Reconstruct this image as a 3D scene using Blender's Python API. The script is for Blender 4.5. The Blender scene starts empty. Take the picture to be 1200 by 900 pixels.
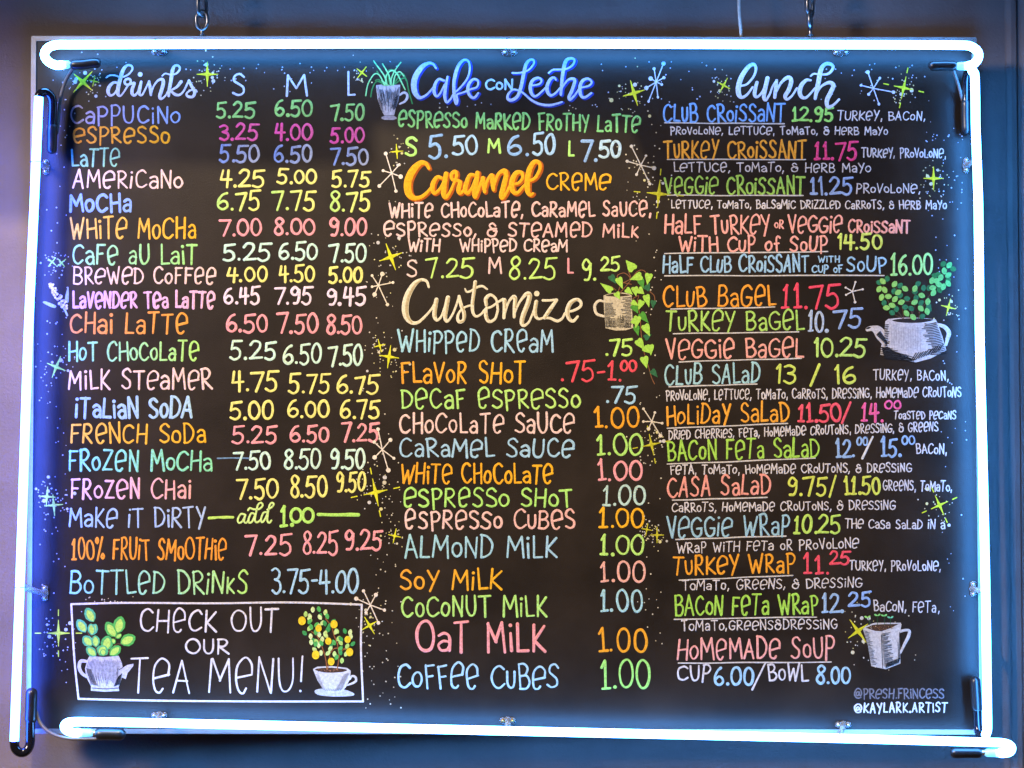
import bpy, math, random
from mathutils import Vector, Matrix

S = bpy.context.scene
COL = S.collection
R = math.radians

# ------------------------------------------------------------------ camera
BC = Vector((0.0, 0.0, 2.0))            # middle of the board's face
DIST, PITCH, PXM = 2.6, R(2.1), 0.0011  # metres per photo pixel at the board
cam_d = bpy.data.cameras.new("camera")
cam = bpy.data.objects.new("camera", cam_d)
COL.objects.link(cam)
fwd = Vector((0, math.cos(PITCH), math.sin(PITCH)))
cam.location = BC - fwd * DIST
cam.rotation_euler = (math.pi / 2 + PITCH, 0, 0)
cam_d.sensor_width = 36.0
cam_d.lens = 36.0 * DIST / (1200 * PXM)
cam_d.clip_start, cam_d.clip_end = 0.05, 100
S.camera = cam
_up = Vector((0, -math.sin(PITCH), math.cos(PITCH)))
_rt = Vector((1, 0, 0))


def at(px, py, Y=0.0):
    """point of the upright plane y = Y that stands at this place of the photo"""
    d = fwd * DIST + _rt * ((px - 600) * PXM) + _up * ((450 - py) * PXM)
    t = (Y - cam.location.y) / d.y
    return cam.location + d * t


# ------------------------------------------------------------------ world, view, lamps
W = bpy.data.worlds.new("World")
S.world = W
W.use_nodes = True
W.node_tree.nodes["Background"].inputs[0].default_value = (0.75, 0.55, 0.5, 1)
W.node_tree.nodes["Background"].inputs[1].default_value = 0.03
S.view_settings.view_transform = 'Standard'
S.view_settings.look = 'None'
S.view_settings.exposure = 0.0
S.view_settings.gamma = 1.0


def lamp(name, loc, target, power, color, size, spot=None, blend=0.6):
    if spot:
        l = bpy.data.lights.new(name, 'SPOT')
        l.spot_size, l.spot_blend, l.shadow_soft_size = spot, blend, size
    else:
        l = bpy.data.lights.new(name, 'AREA')
        l.shape, l.size = 'DISK', size
    l.energy, l.color = power, color
    o = bpy.data.objects.new(name, l)
    COL.objects.link(o)
    o.location = loc
    o.rotation_euler = (Vector(target) - Vector(loc)).to_track_quat('-Z', 'Y').to_euler()
    return o


# the cafe's warm ceiling spot, in front of the board and above it
lamp('warm_spot', (-0.55, -2.25, 3.86), (-0.22, 0, 1.92), 330, (1.0, 0.78, 0.48), 0.035, R(36), 0.7)
# the rest of the room's light, from far on the left
lamp('room_light', (-3.2, -3.4, 3.85), (-0.1, 0, 2.05), 285, (1.0, 0.83, 0.74), 1.2)


# ------------------------------------------------------------------ materials
def lin(h):
    h = h.lstrip('#')
    out = []
    for i in (0, 2, 4):
        c = int(h[i:i + 2], 16) / 255
        out.append(c / 12.92 if c <= 0.04045 else ((c + 0.055) / 1.055) ** 2.4)
    return tuple(out)


def mat(name, color=(.5, .5, .5), rough=.5, metal=0.0, noise=None, bump=None, spec=.5, emit=None, trans=0, attr=False):
    m = bpy.data.materials.new(name)
    m.use_nodes = True
    nt = m.node_tree
    b = nt.nodes["Principled BSDF"]
    b.inputs['Roughness'].default_value = rough
    b.inputs['Metallic'].default_value = metal
    b.inputs['Specular IOR Level'].default_value = spec
    b.inputs['Transmission Weight'].default_value = trans
    b.inputs['Base Color'].default_value = (*color, 1)
    if emit:
        b.inputs['Emission Color'].default_value = (*emit[0], 1)
        b.inputs['Emission Strength'].default_value = emit[1]
    tc = nt.nodes.new('ShaderNodeTexCoord')

    def tex(scale, detail=4, rough_=.6):
        n = nt.nodes.new('ShaderNodeTexNoise')
        n.inputs['Scale'].default_value = scale
        n.inputs['Detail'].default_value = detail
        n.inputs['Roughness'].default_value = rough_
        nt.links.new(tc.outputs['Object'], n.inputs['Vector'])
        return n
    if noise:
        n = tex(noise[0])
        mr = nt.nodes.new('ShaderNodeMapRange')
        mr.inputs['From Min'].default_value, mr.inputs['From Max'].default_value = .3, .7
        mr.inputs['To Min'].default_value, mr.inputs['To Max'].default_value = noise[1], noise[2]
        nt.links.new(n.outputs['Fac'], mr.inputs['Value'])
        mx = nt.nodes.new('ShaderNodeVectorMath')
        mx.operation = 'SCALE'
        if attr:
            a = nt.nodes.new('ShaderNodeAttribute')
            a.attribute_name = 'paint'
            nt.links.new(a.outputs['Color'], mx.inputs[0])
        else:
            mx.inputs[0].default_value = color
        nt.links.new(mr.outputs['Result'], mx.inputs['Scale'])
        nt.links.new(mx.outputs['Vector'], b.inputs['Base Color'])
    if bump:
        n = tex(bump[0], 6)
        bp = nt.nodes.new('ShaderNodeBump')
        bp.inputs['Strength'].default_value = bump[1]
        bp.inputs['Distance'].default_value = bump[2]
        nt.links.new(n.outputs['Fac'], bp.inputs['Height'])
        nt.links.new(bp.outputs['Normal'], b.inputs['Normal'])
    return m


M_WALL = mat('wall_paint', (.195, .158, .150), .6, noise=(9, .86, 1.1), bump=(300, .6, .0012), spec=.3)
M_BOARD = mat('blackboard', (.018, .0130, .0095), .33, noise=(8, .62, 1.55), bump=(650, .5, .0005), spec=.32)
M_PAINT = mat('marker_paint', (.8, .8, .8), .7, noise=(380, .62, 1.04), spec=.25, attr=True)
M_ALU = mat('aluminium', (.36, .34, .33), .38, .7, noise=(60, .9, 1.08))
M_STEEL = mat('chain_steel', (.30, .30, .31), .28, .95, noise=(120, .7, 1.15))
M_BOOT = mat('black_rubber', (.012, .012, .013), .32, noise=(80, .8, 1.3), spec=.6)
M_BLACKOUT = mat('blackout_enamel', (.008, .008, .012), .12, noise=(60, .8, 1.2), spec=.7)
M_WIRE = mat('cable_sheath', (.15, .13, .125), .42, noise=(200, .85, 1.1))
M_CORD = mat('pale_cord', (.55, .52, .47), .5, noise=(150, .75, 1.05))
M_GLASS = mat('electrode_glass', (.55, .85, .92), .12, noise=(90, .9, 1.05), trans=.35, emit=((.25, .7, .95), .35))  # unlit glass ends, given a faint cyan glow of their own
M_CLEAR = mat('clear_plastic', (.86, .93, .95), .22, noise=(200, .95, 1.0), trans=.8)
M_BRASS = mat('brass_screw', (.65, .42, .15), .3, .9, noise=(300, .7, 1.1))
M_BEAD = mat('screw_head', (.75, .75, .72), .25, .8, noise=(300, .8, 1.05))
M_CAP = mat('electrode_metal', (.75, .5, .32), .35, .8, noise=(200, .8, 1.1))


def neon(name, color):
    return mat(name, (.9, .9, .9), .15, emit=(color, 1.0))


M_NEON = neon('neon_glow', (2.8, 12, 34))
M_NEON_R = neon('neon_glow_cool', (2.4, 15, 46))
M_NEON_V = neon('neon_glow_violet', (1.06, 6.3, 66))

# ------------------------------------------------------------------ meshes
SUNK = []


class MB:
    """collects shapes; build() links them as ONE mesh object"""
    def __init__(s):
        s.v, s.f, s.c, s.sm = [], [], [], []

    def add(s, vs, fs, col=(1, 1, 1), smooth=True):
        n = len(s.v)
        s.v += [tuple(p) for p in vs]
        s.c += col if isinstance(col, list) else [col] * len(vs)
        s.f += [tuple(i + n for i in f) for f in fs]
        s.sm += [smooth] * len(fs)
        return s

    def box(s, p0, p1, bev=0.0):
        x0, y0, z0 = p0
        x1, y1, z1 = p1
        v = [(x0, y0, z0), (x1, y0, z0), (x1, y1, z0), (x0, y1, z0), (x0, y0, z1), (x1, y0, z1), (x1, y1, z1), (x0, y1, z1)]
        return s.add(v, [(0, 3, 2, 1), (4, 5, 6, 7), (0, 1, 5, 4), (1, 2, 6, 5), (2, 3, 7, 6), (3, 0, 4, 7)], smooth=False)

    def prism(s, quad_front, y0, y1):
        """four front points (x,z), from y0 back to y1"""
        v = [(p[0], y0, p[1]) for p in quad_front] + [(p[0], y1, p[1]) for p in quad_front]
        return s.add(v, [(0, 1, 2, 3), (7, 6, 5, 4)] + [(i, i + 4, (i + 1) % 4 + 4, (i + 1) % 4) for i in range(4)], smooth=False)

    def tube(s, pts, rad, n=14, cap=True, closed=False):
        """sweep of a circle; rad is one radius or one per point"""
        pts = [Vector(p) for p in pts]
        m = len(pts)
        rr = rad if isinstance(rad, list) else [rad] * m
        if cap and not closed:   # rounded ends
            P, Q = [], []
            d0 = (pts[0] - pts[1]).normalized()
            d1 = (pts[-1] - pts[-2]).normalized()
            for a in (85, 60, 30):
                P.append(pts[0] + d0 * rr[0] * math.sin(R(a)) * .9)
                Q.append(rr[0] * math.cos(R(a)))
            E, F = [], []
            for a in (30, 60, 85):
                E.append(pts[-1] + d1 * rr[-1] * math.sin(R(a)) * .9)
                F.append(rr[-1] * math.cos(R(a)))
            pts, rr = P + pts + E, Q + list(rr) + F
            m = len(pts)
        vs, nrm = [], None
        for i, p in enumerate(pts):
            a = pts[(i - 1) % m] if (closed or i) else p
            b = pts[(i + 1) % m] if (closed or i < m - 1) else p
            t = (b - a).normalized()
            if nrm is None:
                nrm = t.orthogonal().normalized()
            nrm = (nrm - t * nrm.dot(t)).normalized()
            bn = t.cross(nrm)
            for k in range(n):
                g = 2 * math.pi * k / n
                vs.append(p + (nrm * math.cos(g) + bn * math.sin(g)) * rr[i])
        fs = []
        for i in range(m if closed else m - 1):
            for k in range(n):
                j = (i + 1) % m
                fs.append((i * n + k, i * n + (k + 1) % n, j * n + (k + 1) % n, j * n + k))
        if not closed:
            fs += [tuple(range(n - 1, -1, -1)), tuple((m - 1) * n + k for k in range(n))]
        return s.add(vs, fs)

    def build(s, name, material, parent=None, origin=None):
        o0 = Vector(origin) if origin is not None else (Vector(parent['_o']) if parent is not None else Vector((0, 0, 0)))
        me = bpy.data.meshes.new(name)
        me.from_pydata([tuple(Vector(p) - o0) for p in s.v], [], s.f)
        me.polygons.foreach_set('use_smooth', s.sm)
        at_ = me.color_attributes.new('paint', 'FLOAT_COLOR', 'POINT')
        flat = []
        for c in s.c:
            flat += [c[0], c[1], c[2], 1.0]
        at_.data.foreach_set('color', flat)
        me.materials.append(material)
        me.validate()
        me.update()
        o = bpy.data.objects.new(name, me)
        COL.objects.link(o)
        o['_o'] = tuple(o0)
        if parent is not None:
            o.parent = parent
            o.location = o0 - Vector(parent['_o'])
        else:
            o.location = o0
        return o


def empty(name, loc, label, cat, group=None):
    o = bpy.data.objects.new(name, None)
    COL.objects.link(o)
    o.location = loc
    o['_o'] = tuple(loc)
    o.empty_display_size = .03
    tag(o, label, cat, group)
    return o


def tag(o, label=None, cat=None, group=None, kind=None):
    if label: o['label'] = label
    if cat: o['category'] = cat
    if group: o['group'] = group
    if kind: o['kind'] = kind
    return o


def catmull(pts, step):
    """smooth line through the points; pts are tuples of any length"""
    if len(pts) == 2:
        n = max(2, int(math.dist(pts[0][:2], pts[1][:2]) / step))
        return [tuple(a + (b - a) * k / n for a, b in zip(*pts)) for k in range(n + 1)]
    out = []
    closed = math.dist(pts[0][:2], pts[-1][:2]) < 1e-6
    for i in range(len(pts) - 1):
        p1, p2 = pts[i], pts[i + 1]
        p0 = pts[i - 1] if i else (pts[-2] if closed else tuple(2 * a - b for a, b in zip(p1, p2)))
        p3 = pts[i + 2] if i + 2 < len(pts) else (pts[1] if closed else tuple(2 * b - a for a, b in zip(p1, p2)))
        n = max(2, int(math.dist(p1[:2], p2[:2]) / step))
        for k in range(n):
            t = k / n
            out.append(tuple(.5 * (2 * b + (c - a) * t + (2 * a - 5 * b + 4 * c - d) * t * t + (3 * b - a - 3 * c + d) * t ** 3)
                             for a, b, c, d in zip(p0, p1, p2, p3)))
    out.append(tuple(pts[-1]))
    return out


PROF = [(-1, 0), (-.78, .62), (-.3, .95), (.3, .95), (.78, .62), (1, 0)]
_lift = [0]


def stroke(mb, pts, width, colf, depth=.00025, step=1.3):
    """one marker stroke along photo points (x, y[, w]); it dries as a low dome on the board"""
    _lift[0] = (_lift[0] + 1) % 23
    depth += _lift[0] * 2e-6
    pts = [(p[0], p[1], (p[2] if len(p) > 2 else width)) for p in pts]
    if len(pts) == 1 or (len(pts) == 2 and math.dist(pts[0][:2], pts[1][:2]) < .25):
        x, y, w = pts[0]
        return dot(mb, x, y, w * .72, colf if not callable(colf) else colf(x), depth)
    L = catmull(pts, step)
    # round ends
    def end(a, b):
        d = math.dist(a[:2], b[:2]) or 1
        ux, uy = (a[0] - b[0]) / d, (a[1] - b[1]) / d
        r = a[2] / 2
        return [(a[0] + ux * r * math.sin(R(g)), a[1] + uy * r * math.sin(R(g)), a[2] * math.cos(R(g))) for g in (32, 60, 84)]
    L = list(reversed(end(L[0], L[1]))) + L + end(L[-1], L[-2])
    vs, cs = [], []
    m = len(L)
    for i, (x, y, w) in enumerate(L):
        a, b = L[max(i - 1, 0)], L[min(i + 1, m - 1)]
        tx, ty = b[0] - a[0], b[1] - a[1]
        d = math.hypot(tx, ty) or 1
        nx, ny = -ty / d, tx / d
        c = colf(x) if callable(colf) else colf
        for u, h in PROF:
            vs.append(at(x + nx * u * w / 2, y + ny * u * w / 2, -depth - h * min(w, 5) * .00006))
            cs.append(c)
    k = len(PROF)
    fs = [(i * k + j, i * k + j + 1, (i + 1) * k + j + 1, (i + 1) * k + j) for i in range(m - 1) for j in range(k - 1)]
    mb.add(vs, fs, cs)


def dot(mb, x, y, r, col, depth=.00025):
    vs = [at(x, y, -depth - .00012)]
    n = 10
    for k in range(n):
        g = 2 * math.pi * k / n
        vs.append(at(x + r * math.cos(g), y + r * math.sin(g), -depth))
    mb.add(vs, [(0, 1 + k, 1 + (k + 1) % n) for k in range(n)], col)


def fill(mb, pts, col, depth, smooth=False):
    """a flat painted patch; pts photo points around its edge"""
    if smooth:
        pts = catmull(list(pts) + [pts[0]], 1.5)[:-1]
    mb.add([at(p[0], p[1], -depth) for p in pts], [tuple(range(len(pts)))], col if not isinstance(col, list) else col, smooth=False)


# ------------------------------------------------------------------ handwritten letters, drawn stroke by stroke
def ell(cx, cy, rx, ry, a0=80, n=8):
    return " ".join("%g,%g" % (cx + rx * math.cos(R(a0 + 360 * k / n)), cy + ry * math.sin(R(a0 + 360 * k / n))) for k in range(n + 1))


G = {
 'A': (58, "0,0 27,100;56,0|10,36 47,36"), 'B': (58, "6,0 5,100|3,99 34,100 49,78 34,55 8,51;8,51 42,50 57,25 38,1 5,0"),
 'C': (62, "60,84 40,99 13,84 2,48 12,12 36,0 62,18"), 'D': (60, "6,0 6,100|1,100 32,95 57,62 51,22 26,2 4,0"),
 'E': (50, "46,98 4,98;4,2;48,0|4,52 38,54"), 'F': (50, "8,0 6,98|3,97 48,100|7,50 38,53"),
 'G': (64, "60,84 38,100 11,82 2,48 12,12 36,0 58,14 62,42;36,42"), 'H': (60, "6,100 4,0|56,100 56,-2|5,47 56,52"),
 'I': (12, "6,100 6,0"), 'i': (14, "7,64 7,0|7,90"), 'K': (54, "6,100 5,0|50,94 9,42;54,-1"), 'L': (46, "5,100 6,2;46,3"),
 'M': (76, "2,0 9,100;37,36;66,100;74,-2"), 'N': (58, "5,0 5,100;52,0;55,100"), 'O': (72, ell(36, 50, 35, 50)),
 'P': (52, "7,-12 6,98|2,97 32,100 50,76 36,46 8,42"), 'R': (56, "6,-2 6,98|2,97 32,100 48,78 34,52 9,47;55,-2"),
 'S': (54, "50,84 32,100 10,90 7,68 28,52 46,36 46,11 24,0 2,12"), 'T': (60, "0,99 58,101|30,100 28,-2"),
 'U': (58, "4,100 4,35 16,4 38,4 52,35 54,100"), 'V': (54, "0,100 27,0;53,100"), 'W': (84, "0,100 21,0;43,68;60,0;84,100"),
 'Y': (54, "2,100 27,50|54,100 16,-10"), 'Z': (56, "4,98 52,98;4,2;56,4"), 'X': (56, "4,100 52,0|52,100 2,0"), 'J': (44, "40,100 40,20 22,0 4,14"),
 'a': (48, "5,56 22,66 38,60 44,42 45,0|44,34 20,37 3,20 14,1 34,3 44,16"), 'o': (46, ell(23, 33, 22, 31)),
 'e': (62, "4,40 60,52;60,52 59,84 34,100 8,78 3,36 10,4 28,-3 40,9"),
 'n': (46, "5,0 5,70;40,0;42,70"), 'd': (46, "5,0 5,72|2,72 28,68 44,40 36,8 4,0"),
 'y': (46, "2,70 22,34|44,72 10,-20"), 'f': (40, "40,90 26,100 16,80 14,0|2,52 32,54"), 'v': (44, "0,72 21,0;43,72"),
 '0': (56, ell(28, 50, 26, 50)), '1': (22, "2,78 15,100;14,-2"), '|': (36, "4,76 18,100;18,2|4,0 34,2"),
 '2': (56, "4,78 22,99 45,90 46,64 26,32 2,2;56,5"), '3': (50, "4,92 26,100 44,84 38,62 18,54;18,54 44,42 46,14 24,-4 2,10"),
 '4': (54, "12,98 3,42;54,46|38,98 36,-4"), '5': (56, "58,101 12,96;7,52;7,52 30,60 48,42 46,10 24,-5 1,6"),
 '6': (54, "42,98 22,86 4,50 6,14 28,0 50,18 45,42 26,50 6,32"), '7': (54, "0,93 54,98;22,-4"),
 '8': (50, "46,84 26,100 6,84 14,62 40,38 44,12 24,-2 4,14 12,42 38,64 46,84"), '9': (52, "46,80 24,100 4,78 10,54 32,52 48,80;48,80 46,30 34,0 14,-2"),
 '.': (14, "7,3"), ',': (16, "11,12 4,-16"), '-': (36, "4,46 32,48"), '/': (44, "0,-12 42,106"), '!': (18, "12,100 8,28|6,2"),
 '&': (64, "50,84 30,100 12,82 32,56;32,56 6,44 4,14 28,0 54,10 62,44;42,44|32,56 56,60"), ' ': (38, ""),
 '%': (72, "56,104 14,-6|14,98 4,86 14,74 24,86 14,98|56,26 46,14 56,2 66,14 56,26"),
 '@': (92, "62,42 48,64 30,56 26,36 40,26 60,44;62,64 62,30 78,26 88,50 74,86 42,96 10,70 6,34 28,4 60,2 76,10"),
 '*': (30, "15,40 15,75|2,52 28,62|4,66 26,46"),
}
PAR = {k: (w, [[[tuple(float(n) for n in p.split(',')) for p in seg.split()] for seg in st.split(';')] for st in s.split('|')] if s else [])
       for k, (w, s) in G.items()}


def glyph(ch):
    if ch in PAR:
        return PAR[ch] + (1.0,)
    u = ch.upper()
    return PAR[u] + (.74,)


def T(mb, text, x0, x1, yb, h, col, w=2.4, yb2=None, col2=None, gap=15, jit=1.0, seed=0):
    """write text so that it spans x0..x1 on a baseline from yb to yb2, capitals h tall"""
    rnd = random.Random(text + str(x0) + str(yb) + str(seed))
    if yb2 is None: yb2 = yb
    g = [glyph(c) for c in text]
    tot = sum(a[0] * a[2] for a in g) + gap * (len(g) - 1)
    sx = (x1 - x0 - w) / tot
    sy = (h - w) / 100
    c0 = lin(col) if isinstance(col, str) else col
    c1 = lin(col2) if col2 else c0
    colf = lambda x: tuple(a + (b - a) * min(max((x - x0) / (x1 - x0), 0), 1) for a, b in zip(c0, c1))
    cx = 0.0
    for (gw, strokes, k), ch in zip(g, text):
        rot = R(rnd.uniform(-4.5, 4)) * jit
        dy = rnd.uniform(-2.5, 2.5) * jit
        kx, ky = k * rnd.uniform(.92, 1.05), k * rnd.uniform(.90, 1.04)
        wj = w * rnd.uniform(.92, 1.08)
        for st in strokes:
            last = None
            for seg in st:
                pts = list(seg)
                if last is not None and math.dist(last, pts[0]) > .01:
                    pts = [last] + pts
                last = pts[-1]
                out = []
                for px, py in pts:
                    qx, qy = (px + rnd.uniform(-1.8, 1.8) * jit - gw / 2), (py + rnd.uniform(-1.8, 1.8) * jit)
                    rx = qx * math.cos(rot) - (qy - 50) * math.sin(rot) * sy / sx
                    ry = qx * math.sin(rot) * sx / sy + (qy - 50) * math.cos(rot) + 50
                    X = x0 + w / 2 + (cx + (gw / 2) * k + rx * kx) * sx
                    u = (X - x0) / (x1 - x0)
                    Y = yb + (yb2 - yb) * u - w / 2 - (ry * ky + dy) * sy
                    out.append((X, Y, wj * rnd.uniform(.82, 1.14)))
                if len(pts) > 1 and math.dist(pts[0], pts[-1]) < .01:
                    out[-1] = out[0]
                stroke(mb, out, w, colf)
        cx += gw * k + gap


def line(mb, x0, y0, x1, y1, col, w=1.6):
    r = random.Random(x0 * 7 + y0)
    n = 5
    pts = [(x0 + (x1 - x0) * k / n, y0 + (y1 - y0) * k / n + r.uniform(-.35, .35), w * r.uniform(.85, 1.12)) for k in range(n + 1)]
    stroke(mb, pts, w, lin(col) if isinstance(col, str) else col)


# ------------------------------------------------------------------ colours of the markers
WHT, PCH, PNK, RED, HOT = 'e9e6e2', 'f3d0c4', 'f5a3a6', 'f0505c', 'e858a8'
ORG, GLD, YEL, LIM, GRN = 'f2a23a', 'f8b81e', 'f0ea80', 'c0ec66', '98de74'
MNT, TEA, LBL, BLU, LAV, PUR = 'cdf2dc', 'a0dcae', 'a8d2e8', '8cb0ee', 'd8ccf0', 'dcb0ee'

# ================================================================== THE SETTING
# wall with a flat moulding by the door on the right; an unseen stepped blocker added above and in front of the board
WY = 0.085
wl = MB()
pr = []
x = -3.0
# profile of the wall in plan: (x at wall plane, y)
x1178, x1186, x1192, x1199 = (at(v, 450, WY).x for v in (1181, 1187, 1193, 1199))
plan = [(-3.0, WY), (x1178, WY), (x1178 + .0015, WY - .004), (x1186, WY - .007), (x1192, WY - .007), (x1192 + .0015, WY - .003),
        (x1192 + .004, WY - .003), (x1192 + .006, WY - .010), (x1199 + .004, WY - .014), (x1199 + .012, WY - .004), (x1199 + .03, WY - .004), (3.0, WY - .004)]
vs = []
for (px, py) in plan:
    vs += [(px, py, 0.0), (px, py, 3.4)]
wl.add(vs, [(2 * i, 2 * i + 2, 2 * i + 3, 2 * i + 1) for i in range(len(plan) - 1)], smooth=False)
wall = wl.build('wall', M_WALL)
tag(wall, 'greyish painted wall behind the menu board', kind='structure')

# unseen blocker, added and stepped for its shadow: keeps the warm spot off the top of the board
SY = -0.50
sf = MB()
sf.box((-3.0, SY - .08, 2.689), (-0.274, SY, 3.4))
sf.box((-0.274, SY - .08, 2.727), (0.0, SY, 3.4))
sf.box((0.0, SY - .08, 2.66), (3.0, SY, 3.4))
blocker = sf.build('stepped_blocker', M_WALL)
tag(blocker, 'unseen stepped blocker added to shade the top of the board', kind='structure')

# ================================================================== THE MENU BOARD
TL, TR, BR, BL = (37, 42.5), (1144, 44), (1153.5, 860.5), (31, 859.5)
root = at(592, 860, 0.012)
board = empty('menu_board', root, 'black hand-lettered menu board in a thin aluminium frame hanging on chains', 'menu board')


def xz(p, Y=0.0):
    q = at(p[0], p[1], Y)
    return (q.x, q.z)


F = 5.6
inner = [(TL[0] + F, TL[1] + F), (TR[0] - F, TR[1] + F), (BR[0] - F, BR[1] - F), (BL[0] + F, BL[1] - F)]
outer = [TL, TR, BR, BL]
pb = MB()
pb.prism([xz(p) for p in (inner[3], inner[2], inner[1], inner[0])], 0.0, 0.014)
panel = pb.build('panel', M_BOARD, board)
for i in range(4):      # mitred rails, standing 1.5 mm proud
    j = (i + 1) % 4
    fr = MB()
    e = .15
    a, b, c, d = outer[i], outer[j], inner[j], inner[i]
    dx, dy = (b[0] - a[0]), (b[1] - a[1])
    L = math.hypot(dx, dy)
    ux, uy = dx / L * e, dy / L * e
    fr.prism([xz(p) for p in ((a[0] + ux, a[1] + uy), (d[0] + ux, d[1] + uy), (c[0] - ux, c[1] - uy), (b[0] - ux, b[1] - uy))], -.0018, .022)
    fr.build('frame_rail', M_ALU, board)


def part(name, fn, parent=board, label=None):
    mb = MB()
    fn(mb)
    o = mb.build(name, M_PAINT, parent)
    if label: o['label'] = label
    return o


# ---- drinks: (name, x0, x1, base, height, colour, colour2, width, [(price, x0, x1, top, base)...], price colour, price colour2, gap)
D = [
 ('CaPPUCiNo', 82, 212, 145.5, 23, 'b0a6c4', BLU, 2.3, [('5.25', 252, 300, 119, 139), ('6.50', 321, 367, 115, 137), ('7.50', 387, 428, 120, 142)], '9ade7c', '8fcf78'),
 ('eSPReSSo', 85, 200, 168.5, 21, ORG, GLD, 2.4, [('3.25', 256, 304, 144, 165), ('4.00', 321, 367, 144, 165), ('5.00', 386, 428, 148, 168)], HOT, 'e96aa8'),
 ('LaTTe', 83, 141, 195.5, 22, TEA, TEA, 2.3, [('5.50', 256, 305, 168, 191), ('6.50', 320, 367, 169, 191), ('7.50', 386, 433, 172, 194)], '7e9de0', 'b4bccb'),
 ('AMeRiCaNo', 85, 215, 221, 23, PCH, PCH, 2.3, [('4.25', 257, 311, 198, 220), ('5.00', 324, 372, 197, 216), ('5.75', 387, 435, 199, 220)], YEL, YEL),
 ('MoCHa', 80, 156, 249.5, 24, BLU, BLU, 3.3, [('6.75', 254, 306, 223, 247), ('7.75', 318, 371, 223, 247), ('8.75', 386, 435, 222, 248)], 'b8e878', YEL),
 ('WHiTe MoCHa', 81, 231, 280.5, 27, 'f0c060', GLD, 2.5, [('7.00', 256, 308, 255, 277), ('8.00', 320, 370, 255, 276), ('9.00', 385, 431, 255, 277)], PNK, PNK),
 ('CaFe aU LaiT', 84, 232, 310.5, 25, TEA, 'a6e67e', 2.5, [('5.25', 260, 318, 284, 306), ('6.50', 326, 373, 283, 305), ('7.50', 385, 430, 285, 308)], MNT, MNT),
 ('BReWeD CoFFee', 85, 254, 333.5, 21, PCH, PCH, 2.3, [('4.00', 265, 315, 311, 331), ('4.50', 326, 370, 310, 331), ('5.00', 384, 426, 311, 332)], YEL, YEL),
 ('LaVeNDeR Tea LaTTe', 84, 253, 362, 22, PUR, 'f2bcd0', 3.0, [('6.45', 261, 306, 335, 357), ('7.95', 321, 367, 335, 357), ('9.45', 382, 430, 336, 358)], 'f2dcec', 'f4dde4'),
 ('CHai LaTTe', 81, 221, 391.5, 26, 'f2985c', ORG, 2.8, [('6.50', 264, 315, 367, 390), ('7.50', 324, 374, 366, 391), ('8.50', 382, 425, 368, 392)], PNK, PNK),
 ('HoT CHoCoLaTe', 79, 234, 423.5, 25, '92dcc8', 'b2e86e', 2.5, [('5.25', 268, 325, 399, 422), ('6.50', 331, 378, 402, 427), ('7.50', 384, 426, 403, 429)], 'd2f0d0', MNT),
 ('MiLK STeaMeR', 79, 249, 457, 25, PCH, PCH, 2.4, [('4.75', 270, 327, 434, 459), ('5.75', 337, 388, 436, 461), ('6.75', 394, 445, 439, 462)], YEL, YEL),
 ('iTaLiaN SoDA', 87, 227, 491, 27, '9cc2f2', 'b0d6e8', 3.4, [('5.00', 268, 322, 469, 492), ('6.00', 336, 387, 468, 490), ('6.75', 398, 446, 468, 491)], YEL, YEL),
 ('FReNCH SoDa', 82, 242, 520, 25, 'f0b84a', GLD, 2.5, [('5.25', 271, 326, 498, 520), ('6.50', 339, 387, 498, 519), ('7.25', 399, 445, 494, 518)], PNK, PNK),
 ('FRoZeN MoCHa', 79, 250, 552.5, 26, '8ad8de', '8ee4a6', 2.7, [('7.50', 272, 318, 527, 551), ('8.50', 332, 377, 525, 550), ('9.50', 386, 429, 524, 550)], MNT, 'd4f2da'),
 ('FRoZeN CHai', 82, 225, 585, 25, 'ecc2e0', 'f5b0a4', 2.5, [('7.50', 276, 327, 560, 585), ('8.50', 339, 385, 556, 583), ('9.50', 393, 430, 551, 577)], 'f0e878', YEL),
 ('MaKe iT DiRTY', 80, 242, 618.5, 25, '9cc0ea', 'b2c8e4', 2.3, [], None, None),
 ('|00% FRUiT SMoOTHie', 83, 266, 656.5, 27, 'f09a28', 'f29a2c', 2.4, [('7.25', 286, 343, 625, 651), ('8.25', 354, 397, 622, 650), ('9.25', 403, 449, 619, 645)], PNK, PNK),
 ('BoTTLeD DRiNkS', 81, 292, 696.5, 29, '8fd4de', 'b4e870', 2.5, [('3.75-4.00', 317, 421, 665, 696)], LBL, LBL),
]
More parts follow.
